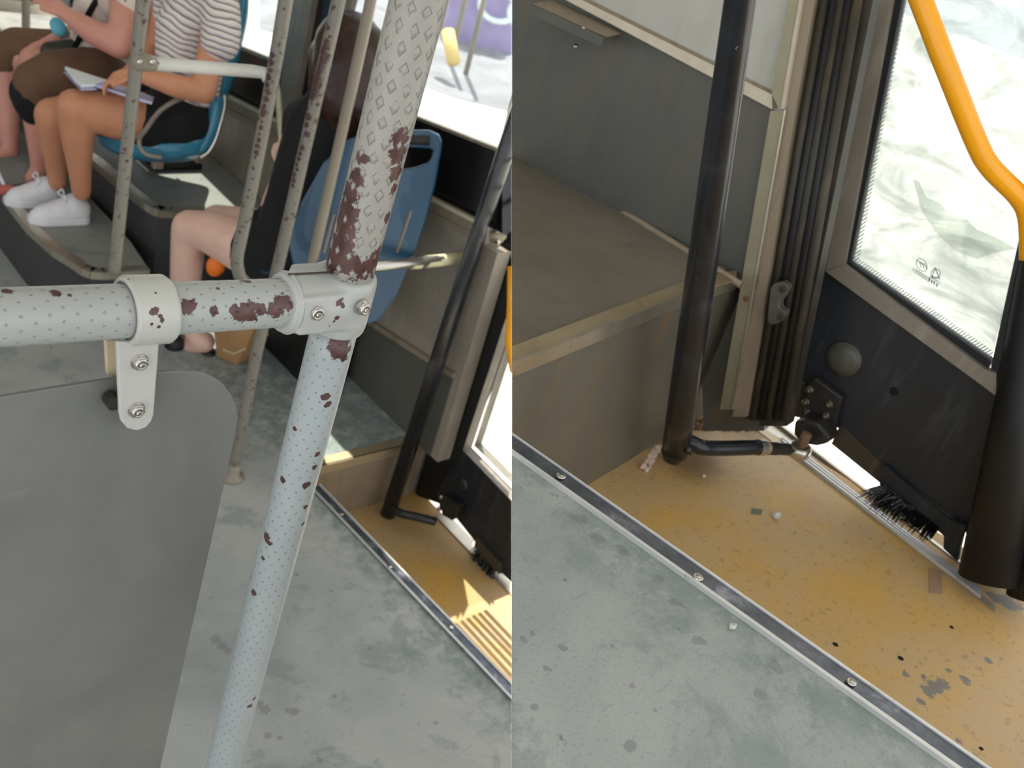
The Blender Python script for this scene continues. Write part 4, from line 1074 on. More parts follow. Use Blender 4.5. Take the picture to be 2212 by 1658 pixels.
tg = [(252, 738), (258, 890), (262, 910), (276, 926), (296, 931), (316, 924), (328, 910), (333, 895), (345, 738)]
tgp = [PL(px, py, cm + FY * .0135, V((0, 1, 0))) for px, py in tg]
to = obj('front_tongue', prism(tgp, V((0, .0045, 0))), br_paint, brk, bevel=.0016)
tgb = [p + V((-.0005, .020, 0)) for p in tgp[:1]]
bk = [PL(px, py, cm - FY * .012, V((0, 1, 0))) for px, py in ((228, 735), (232, 810), (240, 812), (300, 812), (330, 735))]
obj('rear_tongue', prism(bk, V((0, .005, 0))), paint('rear_bracket_paint', None, None, hx(196, 180, 150)), brk, bevel=.001)
obj('spacer', lathe(PL(248, 872, cm + FY * .009, V((0, 1, 0))), V((0, 1, 0)), [(.0062, 0), (.0062, .010), (.001, .010)], 20), M['dark_steel'], brk)
ny = cm + FY * .0136
nut(PL(301, 781, ny, V((0, 1, 0))), V((0.0, -1, 0)), .0056, brk)
nut(PL(294, 884, ny, V((0, 1, 0))), V((0.0, -1, 0)), .0056, brk)
for i_, (px, py) in enumerate(((276, 655), )):
    pass
# grey partition panel
PYL = cm.y + .004
def pan(px, py): return PL(px, py, V((0, PYL, 0)), V((0, 1, 0)))
outl = [(-60, 869), (0, 858), (120, 838), (240, 819), (330, 804), (385, 801), (420, 803), (455, 812), (480, 828), (500, 852), (511, 880), (514, 905), (511, 930), (495, 1000), (345, 1665), (330, 1740), (-60, 1740)]
def panel_mat():
    g = G('scuffed_grey_partition'); p = g.pos()
    base = g.ramp(g.noise(p, 5, 5, 0.6, 0.4), [(0.3, hx(104, 106, 104)), (0.5, hx(116, 117, 114)), (0.7, hx(126, 127, 123))])
    s1 = g.noise(g.vm('MULTIPLY', g.vm('ADD', p, (0, 0, 0)), (9.0, 9.0, 110.0)), 1.0, 3, 0.5, 0.6)
    s1 = g.math('MULTIPLY', g.sstep(s1, 0.69, 0.73), g.sstep(g.noise(p, 9, 2), 0.5, 0.6))
    base = g.mix(g.math('MULTIPLY', s1, 0.6), base, hx(86, 86, 86))
    s2 = g.noise(g.vm('MULTIPLY', p, (6.0, 6.0, 46.0)), 1.0, 4, 0.6, 1.4)
    s2 = g.math('MULTIPLY', g.sstep(s2, 0.63, 0.72), g.sstep(g.noise(p, 5, 2), 0.48, 0.6))
    base = g.mix(g.math('MULTIPLY', s2, 0.3), base, hx(196, 196, 188))
    return g.set(base, g.ramp(g.noise(p, 12, 3), [(0.3, 0.34), (0.7, 0.5)]), 0.15)
pn = obj('partition_panel', prism([pan(*q) for q in outl], V((0, .004, 0))), panel_mat(), bevel=.0008)
tag(pn, 'scuffed grey flat panel with a rounded corner, hanging from the strap bracket', 'panel')
# ================================================================== RIGHT BAY
use(RIGHT)
GR = -0.315
def zp(pix, z): return [Z(px, py, z) for px, py in pix]
def xp(pix, x): return [X(px, py, x) for px, py in pix]
UX, UY = cur.x, cur.y
W2 = 1.50
# grey floor (aisle) running on behind the door well; the strip edges it
sa0, sa1 = Z(1050, 936, 0), Z(2120, 1700, 0)
sxl = (Z(1639, 1316, 0) - V((0, 0, 0))).dot(UX)
sL = Z(1130, 1000, 0).dot(UX); 
yT = 0.515                                               # riser plane
struct(obj('floor', prism([L(-0.9, -1.2, 0), L(sxl, -1.2, 0), L(sxl, yT, 0), L(-0.9, yT, 0)], DOWN * 0.3), M['floor_near'], loc=L(0, 0, 0)))
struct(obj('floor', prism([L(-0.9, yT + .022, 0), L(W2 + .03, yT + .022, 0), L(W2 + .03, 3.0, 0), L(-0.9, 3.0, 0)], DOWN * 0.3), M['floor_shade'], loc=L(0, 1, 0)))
struct(obj('floor', prism([L(sxl - .05, -1.2, GR), L(1.70, -1.2, GR), L(1.70, yT + .03, GR), L(sxl - .05, yT + .03, GR)], DOWN * 0.1), M['yellow_floor']))
# strip
st = thing('floor_strip', Z(1639, 1310, 0), 'long worn dark steel strip with bright edges, screwed along the near grey floor', 'floor strip')
def sp(a, b, c, d, zt, th, m, name):
    return obj(name, prism([Z(*a, zt), Z(*b, zt), Z(*c, zt), Z(*d, zt)], DOWN * th), m, st)
sp((1060, 905), (2175, 1685), (2110, 1685), (1060, 940), .003, .02, M['strip'], 'strip')
sp((1060, 901), (2182, 1685), (2172, 1685), (1060, 904), .0045, .006, M['strip_edge'], 'edge')
sp((1060, 936), (2118, 1685), (2104, 1685), (1060, 941), .0045, .006, M['strip_edge'], 'edge')
for px, py, r_ in ((1211, 1029, .0050), (1507, 1247, .0052), (1838, 1474, .0046)):
    c = Z(px, py, .004)
    s_ = obj('screw', lathe(c, V((0, 0, 1)), [(r_, 0), (r_, .0014), (r_ * .72, .0022), (r_ * .5, .0012), (r_ * .45, .002), (.0002, .002)], 18), M['steel'], st, smooth=True)
# riser and nosing at the back of the well
r = obj('step_riser', prism([L(sxl - .3, yT, 0), L(W2 + .14, yT, 0), L(W2 + .14, yT, GR), L(sxl - .3, yT, GR)], UY * .02), M['riser'])
tag(r, 'tall stained grey metal step face at the back of the near yellow door well', 'step')
def Yp(pix, y): return [Y(px, py, y) for px, py in pix]
n1 = obj('nosing', prism([Z(1040, 772, .004), Z(1471, 610, .004), Z(1591, 583, .004), Z(1591, 602, .004), Z(1471, 639, .004), Z(1040, 812, .004)], DOWN * .004), M['alu_warm'], r)
n1['label'] = 'broad dull aluminium nosing'
obj('nosing_front', prism(Yp([(1040, 812), (1471, 640), (1591, 603), (1589, 625), (1471, 664), (1040, 842)], yT - .004), UY * .004), M['alu'], r)
# wall behind ---------------------------------------------------------------
J = lambda x: 310 + (x - 1106) * (545 - 310) / (1485 - 1106)
tA = line((1228, 3), (1666, 235)); tB = line((1256, 0), (1667, 204)); tC = line((1262, -6), (1667, 196))
def wq(l0, l1, xa, xb, x, th, m, name, par=None):
    return obj(name, prism([X(xa, l0(xa), x), X(xb, l0(xb), x), X(xb, l1(xb), x), X(xa, l1(xa), x)], UX * th), m, par)
q0, q1 = X(980, tA(980), W2), X(1672, tA(1672), W2)
struct(obj('wall_right', prism([q0, q1, X(1640, 420, W2), X(1585, 700, W2), L(W2, X(1585, 700, W2).dot(UY), -.02), L(W2, yT + .024, -.02), L(W2, yT + .024, -.002), L(W2, q0.dot(UY), -.002)], UX * .05), M['wall_dark']))
struct(wq(tB, tA, 980, 1668, W2 - .010, .02, M['cream_trim'], 'trim_20'))
struct(wq(tC, tB, 980, 1668, W2 - .003, .02, M['brown_frame'], 'trim_21'))
u0, u1 = X(980, tC(980), W2), X(1672, tC(1672), W2)
struct(obj('wall_right', prism([u0, u1, V((u1.x, u1.y, 2.6)), V((u0.x, u0.y, 2.6))], UX * .05), M['wall_pale']))
# cove between floor and wall
cv = [Z(px, J(px), 0) for px in (1040, 1106, 1300, 1485, 1600)]
bm = bmesh.new()
add_tube(bm, [p + V((0, 0, .002)) - UX * .002 for p in cv], .006, 8)
struct(obj('baseboard_right', bm, M['brown_frame'], smooth=True))
# angle bracket on the wall
bb = thing('wall_bracket', X(1270, 60, W2), 'long greasy metal angle bracket fixed under the cream ledge of the grey wall', 'bracket')
A_, B_, C_, D_ = X(1175, -20, W2), X(1343, 66, W2), X(1343, 66, W2) - UX * .05 + V((0, 0, -.004)), X(1175, -20, W2) - UX * .05 + V((0, 0, -.004))
ang = [X(1195, 0, W2 - .004), X(1343, 70, W2 - .004), X(1306, 78, W2 - .06), X(1150, 8, W2 - .06)]
obj('shelf', prism(ang, DOWN * .003), M['brown_frame'], bb)
obj('lip', prism([ang[3], ang[2], ang[2] - V((0, 0, .017)), ang[3] - V((0, 0, .017))], UX * .003), M['wall_dark'], bb)
obj('rivet', lathe(X(1261, 60, W2 - .06), V((0, 0, 1)), [(.004, 0), (.004, .001), (.0015, .0025), (.0002, .003)], 12), M['steel'], bb)
tag(obj('wall_rivet', lathe(X(1243, 100, W2 - .001), -UX, [(.004, 0), (.004, .001), (.0015, .003), (.0002, .003)], 12), M['steel']), 'tiny bright rivet in the dark wall below the angle bracket', 'rivet')
struct(obj('wall_right', prism(xp([(1500, 400), (1640, 240), (1702, 240), (1650, 930), (1520, 930)], W2 + .045), UX * .02), M['riser']))
# corner trims --------------------------------------------------------------
def col(pix, x, th, m, name, s=True, up=0.0):
    pts = xp(pix, x)
    o = obj(name, prism(pts, UX * th), m)
    return struct(o) if s else o
XC = W2 - .012
col([(1706, -20), (1726, -20), (1683, 235), (1667, 204)], XC - .006, .02, M['olive_trim'], 'trim_22')
col([(1726, -20), (1736, -20), (1693, 234), (1683, 235)], XC - .002, .02, M['cream_trim'], 'trim_23')
col([(1664, 240), (1696, 237), (1689, 262), (1580, 884), (1555, 884)], XC, .02, M['olive_trim'], 'trim_24')
col([(1694, 237), (1698, 237), (1584, 884), (1580, 884)], XC - .003, .02, M['alu'], 'trim_25')
col([(1736, -20), (1764, -20), (1719, 237), (1612, 900), (1582, 900), (1696, 237)], XC + .006, .03, M['brown_frame'], 'trim_26')
col([(1764, -20), (1800, -20), (1745, 300), (1640, 905), (1606, 905), (1719, 237)], XC + .02, .03, M['seal'], 'trim_27')
for a, b, mm in (((1785, -20), (1628, 905), 'seal'), ((1806, -20), (1644, 905), 'black'), ((1822, -20), (1660, 905), 'seal'), ((1838, -20), (1678, 905), 'black'), ((1856, -20), (1694, 905), 'seal')):
    k = struct(obj('trim_28', tube([X(*a, XC + .02), X((a[0] + b[0]) / 2, (a[1] + b[1]) / 2, XC + .02), X(*b, XC + .02)], .0075 if mm != 'brown_frame' else .005, 12), M[mm], smooth=True))
col([(1800, -20), (1890, -20), (1700, 920), (1640, 920)], XC + .035, .03, M['seal'], 'trim_29')
tag(obj('trim_screw', lathe(X(1612, 645, XC - .001), -UX, [(.005, 0), (.005, .001), (.002, .0025), (.0002, .0025)], 12), M['rust']), 'rusty screw in the olive corner trim', 'screw')
# latch plate
lp = [(1664, 622), (1672, 612), (1690, 609), (1699, 614), (1702, 624), (1692, 640), (1684, 650), (1682, 662), (1690, 668), (1698, 672), (1694, 684), (1682, 698), (1666, 702), (1658, 696), (1657, 680)]
lt = obj('latch_plate', prism(xp(lp, XC - .012), UX * .02), simple('grey_cast_latch', hx(84, 84, 76), .5, .2, .2, 40), bevel=.002)
tag(lt, 'small grey C-shaped latch plate on the rubber seal beside the door', 'latch')
for px, py in ((1692, 624), (1688, 684)):
    obj('bolt', lathe(X(px, py, XC - .012), -UX, [(.006, 0), (.006, .003), (.003, .0035), (.0003, .0035)], 12), M['seal'], lt)
# dirt heap and rag cables at the column foot
tag(obj('corner_dirt', (lambda b: ([add_ball(b, Z(random.uniform(1500, 1640), random.uniform(905, 930), GR) + V((0, 0, .001)), random.uniform(.0015, .005), random.uniform(.0015, .004), random.uniform(.001, .003), seg=6) for _ in range(260)], b)[1])(bmesh.new()), M['rust']), 'rusty dust and grit heaped in the corner at the foot of the olive trim', 'dirt')['kind'] = 'stuff'
# black door pole with foot rod ----------------------------------------------
PY2 = .445
bp = thing('door_pole', Y(1459, 985, PY2), 'scratched glossy black pole in front of the tall step face, in sharp focus', 'pole')
pts = [Y(1598, 0, PY2) + (Y(1598, 0, PY2) - Y(1552, 330, PY2)) * 3.0, Y(1598, 0, PY2), Y(1552, 330, PY2), Y(1500, 690, PY2), Y(1470, 900, PY2), Y(1460, 968, PY2)]
rs_ = [34.5 / F * depth(pts[1])] + [34.5 / F * depth(p) for p in pts[1:3]] + [32.5 / F * depth(pts[3]), 31.5 / F * depth(pts[4]), 30 / F * depth(pts[5])]
obj('pole', tube(pts, rs_, 36), M['black_pole'], bp, smooth=True)
obj('foot', lathe(pts[-1], DOWN, [(rs_[-1], -.002), (rs_[-1] * .98, .008), (rs_[-1] * .8, .017), (rs_[-1] * .7, .022)], 28), M['black_pole'], bp, smooth=True)
dd = depth(pts[-1])
rod = [D(1468, 958, dd), D(1492, 956, dd - .005), D(1512, 965, dd), D(1545, 968, dd + .02), D(1638, 966, dd + .07)]
obj('foot_rod', tube(smoothpath(rod, 6), [.0125] * 25, 24), M['black_pole'], bp, smooth=True)
obj('collar', tube([D(1474, 972, dd - .01), D(1482, 958, dd - .012)], [.016, .015], 20), M['black_pole'], bp, smooth=True)
def seg(xa, xb, rr, m, name): return obj(name, tube([D(xa, 966 + (xa - 1638) * .06, dd + .07 + (xa - 1638) * .0006), D(xb, 966 + (xb - 1638) * .06, dd + .07 + (xb - 1638) * .0006)], rr, 6 if 'nut' in name else 20), m, bp)
seg(1636, 1648, .0135, M['chrome'], 'end_ring'); seg(1649, 1657, .0120, M['alu_warm'], 'end_ring'); seg(1658, 1674, .0125, M['dark_steel'], 'lock_nut'); seg(1675, 1702, .0105, M['dark_steel'], 'rod_end')
rc = D(1726, 972, dd + .125)
rj = obj('ring_joint', lathe(rc, V((-.15, .1, 1)), [(.012, -.010), (.0175, -.009), (.0200, -.004), (.0200, .004), (.0175, .009), (.012, .010), (.011, .006), (.011, -.006)], 32), M['chrome'], bp, smooth=True)
obj('ball', (lambda b: add_ball(b, rc, .0115, seg=20))(bmesh.new()), M['rust'], rj, smooth=True)
# door leaf ----------------------------------------------------------------
XD = 1.655
dr = struct(thing('door_2', X(1900, 1000, XD), 'd', 'door'))
for k in ('label', 'category'): del dr[k]
def dp(pix, dx, th, m, name, par=None, **kw):
    return obj(name, prism(xp(pix, XD + dx), UX * th), m, par or dr, **kw)
dp([(1748, 562), (1783, 584), (2124, 834), (2230, 862), (2230, 1250), (2092, 1225), (2084, 1136), (1917, 1009), (1809, 924), (1790, 905), (1712, 868), (1698, 815), (1699, 800), (1729, 675)], 0, .03, M['black_panel'], 'door_panel', bevel=.002)
dp([(1862, -20), (1896, -20), (1783, 586), (1748, 562), (1790, 300)], -.006, .03, M['black_panel'], 'door_stile')
dp([(1838, -20), (1866, -20), (1792, 300), (1750, 562), (1704, 800), (1690, 790), (1738, 500), (1780, 280)], .010, .03, M['black'], 'edge_seal')
dp([(1894, -20), (1932, -20), (1824, 572), (1783, 586)], -.012, .02, M['frame_grey'], 'glass_frame')
dp([(1783, 586), (1824, 572), (2130, 800), (2152, 806), (2152, 856), (2124, 834)], -.014, .02, M['frame_grey'], 'glass_frame')
dp([(1930, -20), (1953, -20), (1836, 568), (1822, 574)], -.002, .02, M['black'], 'gasket')
dp([(1822, 574), (1836, 566), (2141, 780), (2132, 800)], -.002, .02, M['black'], 'gasket')
gl = dp([(2010, -420), (2420, -420), (2300, 300), (2212, 484), (2139, 785), (1832, 570)], .010, .004, M['film_glass'], 'door_glass')
# hatched border printed on the glass
def hatch():
    g = G('hatched_glass_print'); p = g.pos()
    x, y, z = g.xyz(p)
    t = g.math('FRACT', g.math('MULTIPLY', g.math('ADD', y, g.math('MULTIPLY', z, 0.55)), 190))
    tr = g.n('ShaderNodeBsdfTransparent'); df = g.n('ShaderNodeBsdfDiffuse'); df.inputs[0].default_value = (.35, .38, .36, 1)
    m1 = g.n('ShaderNodeMixShader'); g.put(m1.inputs[0], g.math('MULTIPLY', g.sstep(t, 0.5, 0.62), 0.55))
    g.t.links.new(tr.outputs[0], m1.inputs[1]); g.t.links.new(df.outputs[0], m1.inputs[2]); g.t.links.new(m1.outputs[0], g.out.inputs[0])
    return g.m
hm = hatch()
obj('printed_border', prism(xp([(1949, -20), (1962, -20), (1856, 560), (1838, 567)], XD + .0085), UX * .0008), hm, gl)
obj('printed_border', prism(xp([(1836, 566), (1852, 556), (2146, 758), (2141, 780)], XD + .0085), UX * .0008), hm, gl)
fm = glassy('loose_plastic_film', (0.9, 0.93, 0.9), 0.35, (.9, .92, .9), True)
obj('film_flap', prism(xp([(1972, 386), (1985, 392), (2000, 425), (2030, 440), (2058, 468), (2088, 474), (2110, 496), (2150, 512), (2196, 538), (2150, 545), (2110, 560), (2060, 540), (2020, 500), (1990, 455)], XD + .006), UX * .001), fm, gl)
# glass stamps: oval mark with three arcs, ringed triangle mark, and small mirrored letters
def gp(px, py): return X(px, py, XD + .0075)
def ringmark(cx_, cy_, rx, ry, a0=0, a1=360, n=26, w=.00045, rot=0):
    pts_ = []
    for i in range(n + 1):
        t = math.radians(a0 + (a1 - a0) * i / n); ex, ey = rx * math.cos(t), ry * math.sin(t); c, s = math.cos(rot), math.sin(rot)
        pts_.append(gp(cx_ + ex * c - ey * s, cy_ + ex * s + ey * c))
    return pts_, w
bm = bmesh.new()
for (q, w) in (ringmark(1991, 572, 10, 15, rot=-.55), ringmark(1984, 570, 4, 8, -95, 85, 10, .0006, -.55), ringmark(1990, 573, 4, 8, -95, 85, 10, .0006, -.55), ringmark(1996, 576, 4, 8, -95, 85, 10, .0006, -.55), ringmark(2021, 591, 10, 10, 0, 360, 22)):
    add_tube(bm, q, w, 5)
for a, b in (((2020, 578), (2012, 600)), ((2020, 578), (2030, 603)), ((2012, 597), (2030, 600))):
    add_tube(bm, [gp(*a), gp(*b)], .0006, 5)
obj('glass_stamp', bm, M['mark'], gl)
def word(txt, px, py, h, slope, sheary=0):
    cu = bpy.data.curves.new('lettering', 'FONT'); cu.body = txt; cu.size = 1.0; cu.align_x = 'CENTER'; cu.extrude = 0.01
    ob = bpy.data.objects.new('lettering', cu); COL.objects.link(ob)
    a = gp(px, py); rt = (gp(px + 30, py + 30 * slope) - a).normalized(); upv = V((0, 0, 1))
    sx = -h; nrm_ = -UX
    m = Matrix(((rt.x * sx, upv.x * h, nrm_.x * .0004 / .01 * .1, a.x), (rt.y * sx, upv.y * h, nrm_.y * .004, a.y), (rt.z * sx, upv.z * h, nrm_.z * .004, a.z), (0, 0, 0, 1)))
    dg = bpy.context.evaluated_depsgraph_get()
    me = bpy.data.meshes.new_from_object(ob.evaluated_get(dg))
    bpy.data.objects.remove(ob)
    me.transform(m)
    off = woff(gl)
    me.transform(Matrix.Translation(-off))
    me.materials.clear(); me.materials.append(M['mark'])
    o = bpy.data.objects.new('lettering', me); COL.objects.link(o); o.parent = gl
word('E000001', 1987, 596, .0095, .68)
word('LANG', 2018, 606, .0070, .68)
bm = bmesh.new()
for i_, (px, py) in enumerate(((2008, 603), (2013, 607), (2018, 610), (2024, 615))):
    add_tube(bm, [gp(px, py - 3), gp(px - 1, py + 5)], .0007, 5); add_tube(bm, [gp(px - 2, py - 2), gp(px + 2, py + 1)], .0006, 5)
obj('worn_lettering', bm, M['mark'], gl)
# cap, small hole, hinge
obj('round_cap', lathe(X(1823, 776, XD), -UX, [(.0300, -.001), (.0300, .0012), (.0270, .0014), (.0265, .0040), (.018, .0075), (.001, .009)], 36), simple('dark_plastic_cap', hx(78, 78, 70), .4, 0, .12, 20), dr, smooth=True)
obj('cap_rim', lathe(X(1823, 776, XD), -UX, [(.0325, 0), (.0315, .0008), (.030, .0009)], 36), M['black'], dr)
obj('hole', lathe(X(1931, 845, XD), -UX, [(.008, 0), (.0075, .001), (.004, .0012), (.0003, .0012)], 16), M['hole'], dr)
dp([(1812, 922), (1822, 920), (1917, 1012), (2075, 1135), (2082, 1142), (2066, 1190), (2040, 1158), (1903, 1044), (1796, 958)], -.002, .012, M['seal'], 'bottom_flap')
dp([(1903, 1010), (1912, 1004), (2046, 1120), (2040, 1152), (1900, 1046)], -.010, .006, M['black_panel'], 'bottom_plate')
dp([(2040, 1118), (2086, 1135), (2068, 1212), (2038, 1184)], -.016, .012, M['black_panel'], 'corner_plate')
# post of rolled rubber at the leaf's leading edge
dp([(2209, 480), (2300, 300), (2300, 840), (2160, 866), (2130, 840)], -.004, .03, M['black_panel'], 'leading_stile')
ps = thing('rubber_post', X(2140, 1240, XD - .03), 'thick black rolled rubber door edge standing on the yellow floor', 'post')
pq = [D(2262, 500, 1.50) + (D(2262, 500, 1.50) - D(2207, 860, 1.56)) * 2.4, D(2262, 500, 1.50), D(2207, 860, 1.56), D(2136, 1250, 1.60)]
obj('roll', tube(pq, [48 / F * 1.50, 48 / F * 1.50, 52 / F * 1.56, 62 / F * 1.60], 36), M['black'], ps, smooth=True)
obj('fold', tube([D(2330, 700, 1.53) + (D(2330, 700, 1.53) - D(2215, 1290, 1.585)) * 1.8, D(2215, 1290, 1.585)], .028, 24), M['black'], ps, smooth=True)
# hinge assembly
hg = obj('door_hinge', prism(xp([(1760, 815), (1819, 859), (1796, 952), (1788, 952), (1742, 912), (1736, 856), (1748, 822)], XD - .020), UX * .018), M['dark_steel'], dr, bevel=.003)
obj('arm', (lambda b: add_prism(b, xp([(1716, 908), (1736, 905), (1770, 915), (1796, 945), (1788, 958), (1762, 964), (1728, 958), (1712, 938)], XD - .06), UX * .042))(bmesh.new()), M['dark_steel'], hg, bevel=.006)
obj('pin', tube([rc - V((0, 0, .004)), rc + V((0, 0, .035))], .0085, 16), M['rust'], hg, smooth=True)
obj('backing', prism(xp([(1702, 812), (1740, 825), (1738, 905), (1712, 900), (1700, 880), (1716, 858)], XD - .006), UX * .01), M['seal'], hg, bevel=.003)
for px, py in ((1748, 842), (1740, 868), (1744, 888), (1790, 873), (1783, 898)):
    rr = .0055 if py != 888 else .0035
    obj('bolt', lathe(X(px, py, XD - .021), -UX, [(rr * 1.4, 0), (rr * 1.4, .0015), (rr, .0018), (rr, .0055), (rr * .6, .0085), (.0004, .0095)], 16), simple('rusty_bolt', hx(96, 88, 78), .35, .6) if px == 1748 else bpy.data.materials['rusty_bolt'], hg, smooth=True)
# brush
bm = bmesh.new(); rnd = random.Random(5)
for i in range(520):
    t = rnd.random() ** 1.3
    p = X(1912 + 118 * t, 1046 + 92 * t, XD - .008) + UX * rnd.uniform(-.012, .006)
    q = p + UX * rnd.uniform(-.030, .0) + UY * (rnd.uniform(-.004, .030) * (1 - t)) + V((0, 0, -rnd.uniform(.020, .042) * (1 - .45 * t)))
    if q.z < 1.2 + GR + .003: q.z = 1.2 + GR + .003
    add_tube(bm, [p, (p + q) / 2 + V((rnd.uniform(-.003, .003), 0, .002)), q], [.0010, .0009, .0004], 4, cap=False)
obj('door_brush', bm, M['bristle'], dr)
# threshold track
tk = thing('door_track', Z(1830, 1060, GR), 'ribbed bright aluminium door track at the outer edge of the near yellow floor', 'door track')
lineT = lambda o, x: 990 + (x - 1735) * .765 + o
def tp(x0, x1, o0, o1, z, th, m, nm):
    return obj(nm, prism([Z(x0, lineT(o0, x0), z), Z(x1, lineT(o0, x1), z), Z(x1, lineT(o1, x1), z), Z(x0, lineT(o1, x0), z)], DOWN * th), m, tk)
tp(1600, 2150, 14, -2, GR + .001, .02, M['alu_warm'], 'base')
tp(1600, 2150, -2, -36, GR - .004, .015, M['alu'], 'inner_channel')
for o_ in (2, -5, -11):
    tp(1690, 2120, o_, o_ - 3, GR + .006, .012, M['strip_edge'], 'rib')
tp(1640, 2110, -34, -40, GR + .002, .03, M['alu'], 'outer_edge')
# yellow grab handle
hp = [D(1989, 0, 1.23) + (D(1989, 0, 1.23) - D(2049, 157, 1.25)) * 3, D(1989, 0, 1.23), D(2049, 157, 1.25), D(2109, 307, 1.28), D(2140, 362, 1.29), D(2200, 424, 1.31), D(2222, 470, 1.32), D(2226, 560, 1.33)]
hd = obj('grab_handle', tube(smoothpath(hp, 6), .0135, 28), M['yellow_paint'], dr, smooth=True)
hd['label'] = 'thick glossy yellow handle'
obj('lower_bar', tube([D(2262, 250, 1.26), D(2222, 470, 1.32)], .012, 20), M['yellow_paint'], hd, smooth=True)
# small things on the floors -----------------------------------------------
def crumb(c, r, m, name, label, cat, n=5, flat=.55, seed=1):
    rnd = random.Random(seed); bm = bmesh.new()
    bmesh.ops.create_icosphere(bm, subdivisions=2, radius=1.0)
    for v in bm.verts:
        k = 1 + rnd.uniform(-.22, .22); v.co = V((v.co.x * r * k, v.co.y * r * .75 * k, (v.co.z * flat + flat * .9) * r * k)) + c
    return tag(obj(name, bm, m), label, cat)
crumb(Z(1676, 1118, GR), .0085, M['stone'], 'glass_chip', 'pale clear chip lying alone in the middle of the near yellow floor', 'chip', seed=3)
crumb(Z(1395, 1018, GR), .0050, M['stone'], 'glass_chip', 'tiny pale chip at the foot of the ragged lint', 'chip', seed=4)
crumb(Z(1519, 1030, GR), .0040, M['stone'], 'glass_chip', 'tiny pale chip just right of the pole foot', 'chip', seed=6)
crumb(Z(1581, 1356, 0), .0042, M['stone'], 'pebble', 'small pale pebble on the grey floor below the steel strip', 'pebble', seed=5)
tag(obj('scrap', prism(zp([(1626, 1097), (1648, 1100), (1644, 1110), (1624, 1107)], GR + .002), DOWN * .002), M['green_tape']), 'dull green scrap lying next to the pale clear chip', 'scrap')
tag(obj('tape_patch', prism(zp([(2007, 1226), (2034, 1231), (2036, 1282), (2008, 1280)], GR + .0012), DOWN * .0012), M['mauve_tape']), 'mauve tape rectangle stuck on the yellow floor near the rubber edge', 'tape')
for px, py, rr, lb in ((1805, 1391, .0042, 'round black hole in the yellow floor nearest the steel strip'), (1946, 1421, .0044, 'round black hole in the yellow floor right of the one by the strip'), (2056, 1354, .0034, 'small black hole in the yellow floor under the tape patch'), (2120, 1616, .0030, 'small black hole in the yellow floor in the bottom right corner')):
    tag(obj('floor_hole', lathe(Z(px, py, GR + .0006), V((0, 0, 1)), [(rr, 0), (rr * .9, .0004), (.0003, .0003)], 14), M['hole']), lb, 'hole')
bm = bmesh.new(); rnd = random.Random(9)
for i in range(46):
    t = i / 45
    c = D(1393 + 28 * t + rnd.uniform(-9, 9), 1012 - 46 * t + rnd.uniform(-5, 5), 1.655 + .01 * t)
    add_ball(bm, c, rnd.uniform(.002, .0055), rnd.uniform(.002, .005), rnd.uniform(.002, .005), seg=6)
li = obj('lint_clump', bm, M['lint'], smooth=True)
dpl = li.modifiers.new('remesh', 'REMESH'); dpl.mode = 'VOXEL'; dpl.voxel_size = .0012
tag(li, 'ragged clump of pinkish lint clinging by the riser, left of the black pole foot', 'lint')
# ================================================================== outside, roof and added sun-blocking slabs
use(LEFT)
struct(obj('ceiling_and_sun_block', prism([V((1.93, 2.84, 3.4)), V((2.36, 2.84, 3.4)), V((2.36, 6.2, 3.4)), V((1.93, 6.2, 3.4))], V((0, 0, .06))), M['ceiling_and_sun_block'], doclip=False))  # added unseen slab outside the bus, trims the sun patch along the wall

use(LEFT)
gd = obj('ground', prism([V((-14, -14, -.35)), V((26, -14, -.35)), V((26, 30, -.35)), V((-14, 30, -.35))], DOWN * .2), M['ground'], doclip=False, loc=V((0, 0, -.35)))
struct(gd)
struct(obj('ceiling_and_sun_block', prism([V((-.6, -2.2, 3.3)), V((1.93, -2.2, 3.3)), V((1.93, 6.2, 3.3)), V((-.6, 6.2, 3.3))], V((0, 0, .06))), M['ceiling_and_sun_block'], doclip=False))
struct(obj('ceiling_and_sun_block', prism([V((2.40, -3.0, 3.4)), V((4.6, -3.0, 3.4)), V((4.6, 2.42, 3.4)), V((2.40, 2.42, 3.4))], V((0, 0, .06))), M['ceiling_and_sun_block'], doclip=False))  # added unseen slab over the street, keeps sun off the near bay
struct(obj('wall_left', box(-1.45, -1.38, 0.6, 6.2, -.1, .95), M['wall_pale']))
struct(obj('wall_left', box(-1.45, -1.38, 0.6, 6.2, 1.75, 3.3), M['ceiling_and_sun_block']))
struct(obj('ceiling_and_sun_block', prism([V((-1.45, .6, 3.3)), V((-.6, .6, 3.3)), V((-.6, 6.2, 3.3)), V((-1.45, 6.2, 3.3))], V((0, 0, .06))), M['ceiling_and_sun_block'], doclip=False))
struct(obj('wall_back', prism([V((-1.4, 5.6, 0)), V((1.9, 5.6, 0)), V((1.9, 5.6, 3.3)), V((-1.4, 5.6, 3.3))], V((0, .05, 0))), M['wall_grey']))
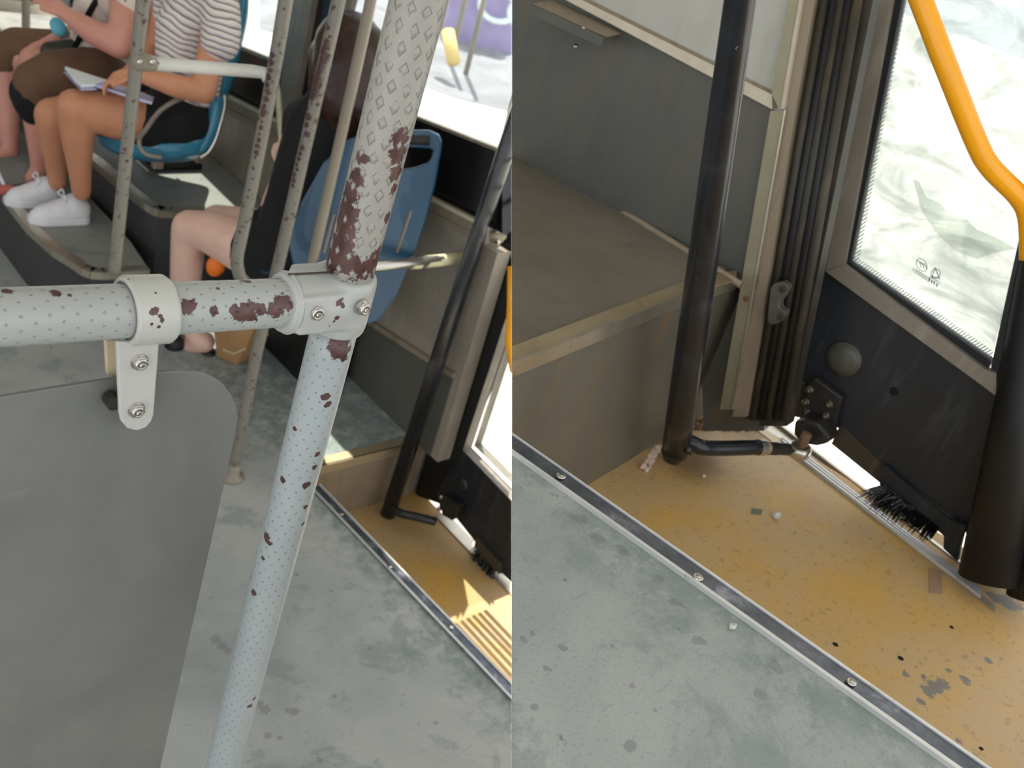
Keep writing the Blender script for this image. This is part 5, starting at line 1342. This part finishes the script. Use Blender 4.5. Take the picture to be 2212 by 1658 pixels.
# street seen through the near side window -----------------------------------
GZ = -.35
def gd_(px, py, z=GZ + .004): return PL(px, py, V((0, 0, z)), UPV)
struct(obj('ground', prism([gd_(560, 60), gd_(980, 210), gd_(1120, 245), gd_(1300, 120), gd_(1300, -150), gd_(900, -150), gd_(560, -60)], DOWN * .003), M['asphalt']))
def board(name, px0, px1, py0, py1, h, m, label, cat, th=.2):
    a, b = gd_(px0, py0), gd_(px1, py1)
    n_ = V((-(b - a).y, (b - a).x, 0)).normalized()
    return tag(obj(name, prism([a, b, b + UPV * h, a + UPV * h], n_ * th), m), label, cat)
hb = board('hoarding', 955, 1105, 78, 118, .62, M['purple'], 'low purple board with a white ring emblem outside the window, at the top', 'board')
o_ = gd_(1085, 112) + UPV * .40; rt_ = (gd_(1105, 118) - gd_(955, 78)).normalized()
bm = bmesh.new()
for k in (-.14, .14):
    add_tube(bm, [o_ + rt_ * (k + .17 * math.cos(t / 20 * 2 * math.pi)) + UPV * .13 * math.sin(t / 20 * 2 * math.pi) - V((.06, .06, 0)) for t in range(21)], .028, 6)
obj('ring_emblem', bm, M['paper'], hb)
board('street_wall', 940, 1020, 52, 76, 1.6, M['ochre'], 'ochre wall outside beyond the purple board, beside the post top', 'wall')
board('street_wall', 1020, 1140, 70, 104, 2.0, M['teal'], 'greyish teal wall outside behind the purple board', 'wall')
for px, py, h_, lb in ((972, 135, 1.6, 'thin dark street post outside, closest to the diamond post'), (1006, 160, 2.4, 'taller thin dark street post outside, closer to the window edge')):
    tag(obj('street_post', tube([gd_(px, py), gd_(px, py) + UPV * h_], .022, 8), M['frame_grey'], smooth=True), lb, 'post')
tag(obj('street_barrier', tube([gd_(946, 158) + UPV * .34, gd_(970, 178) + UPV * .16], .055, 12), simple('yellow_barrier', hx(226, 196, 120), .6), smooth=True), 'small yellow barrier lying on the grey paving outside the window', 'barrier')
struct(obj('ceiling_and_sun_block', prism([V((1.93, -3.0, 3.42)), V((2.42, -3.0, 3.42)), V((2.42, 2.84, 3.42)), V((1.93, 2.84, 3.42))], V((0, 0, .06))), M['ceiling_and_sun_block'], doclip=False))  # added unseen slab, stops sun leaking onto the grey floor
use(LEFT)
for k in range(8):  # unseen bars added so the sun falls in stripes on the yellow floor
    zz = .34 + .085 * k
    ye = (1.402 + .266 * (zz - 1.75)) / .631 - .045
    obj('sun_stripe_bar', tube([V((1.925, 1.0, zz - .03)), V((1.925, 1.4, zz + .012 * math.sin(k * 2.1))), V((1.925, ye, zz + .008))], .0075, 8), M['frame_grey'], dr_l, smooth=True, doclip=False)
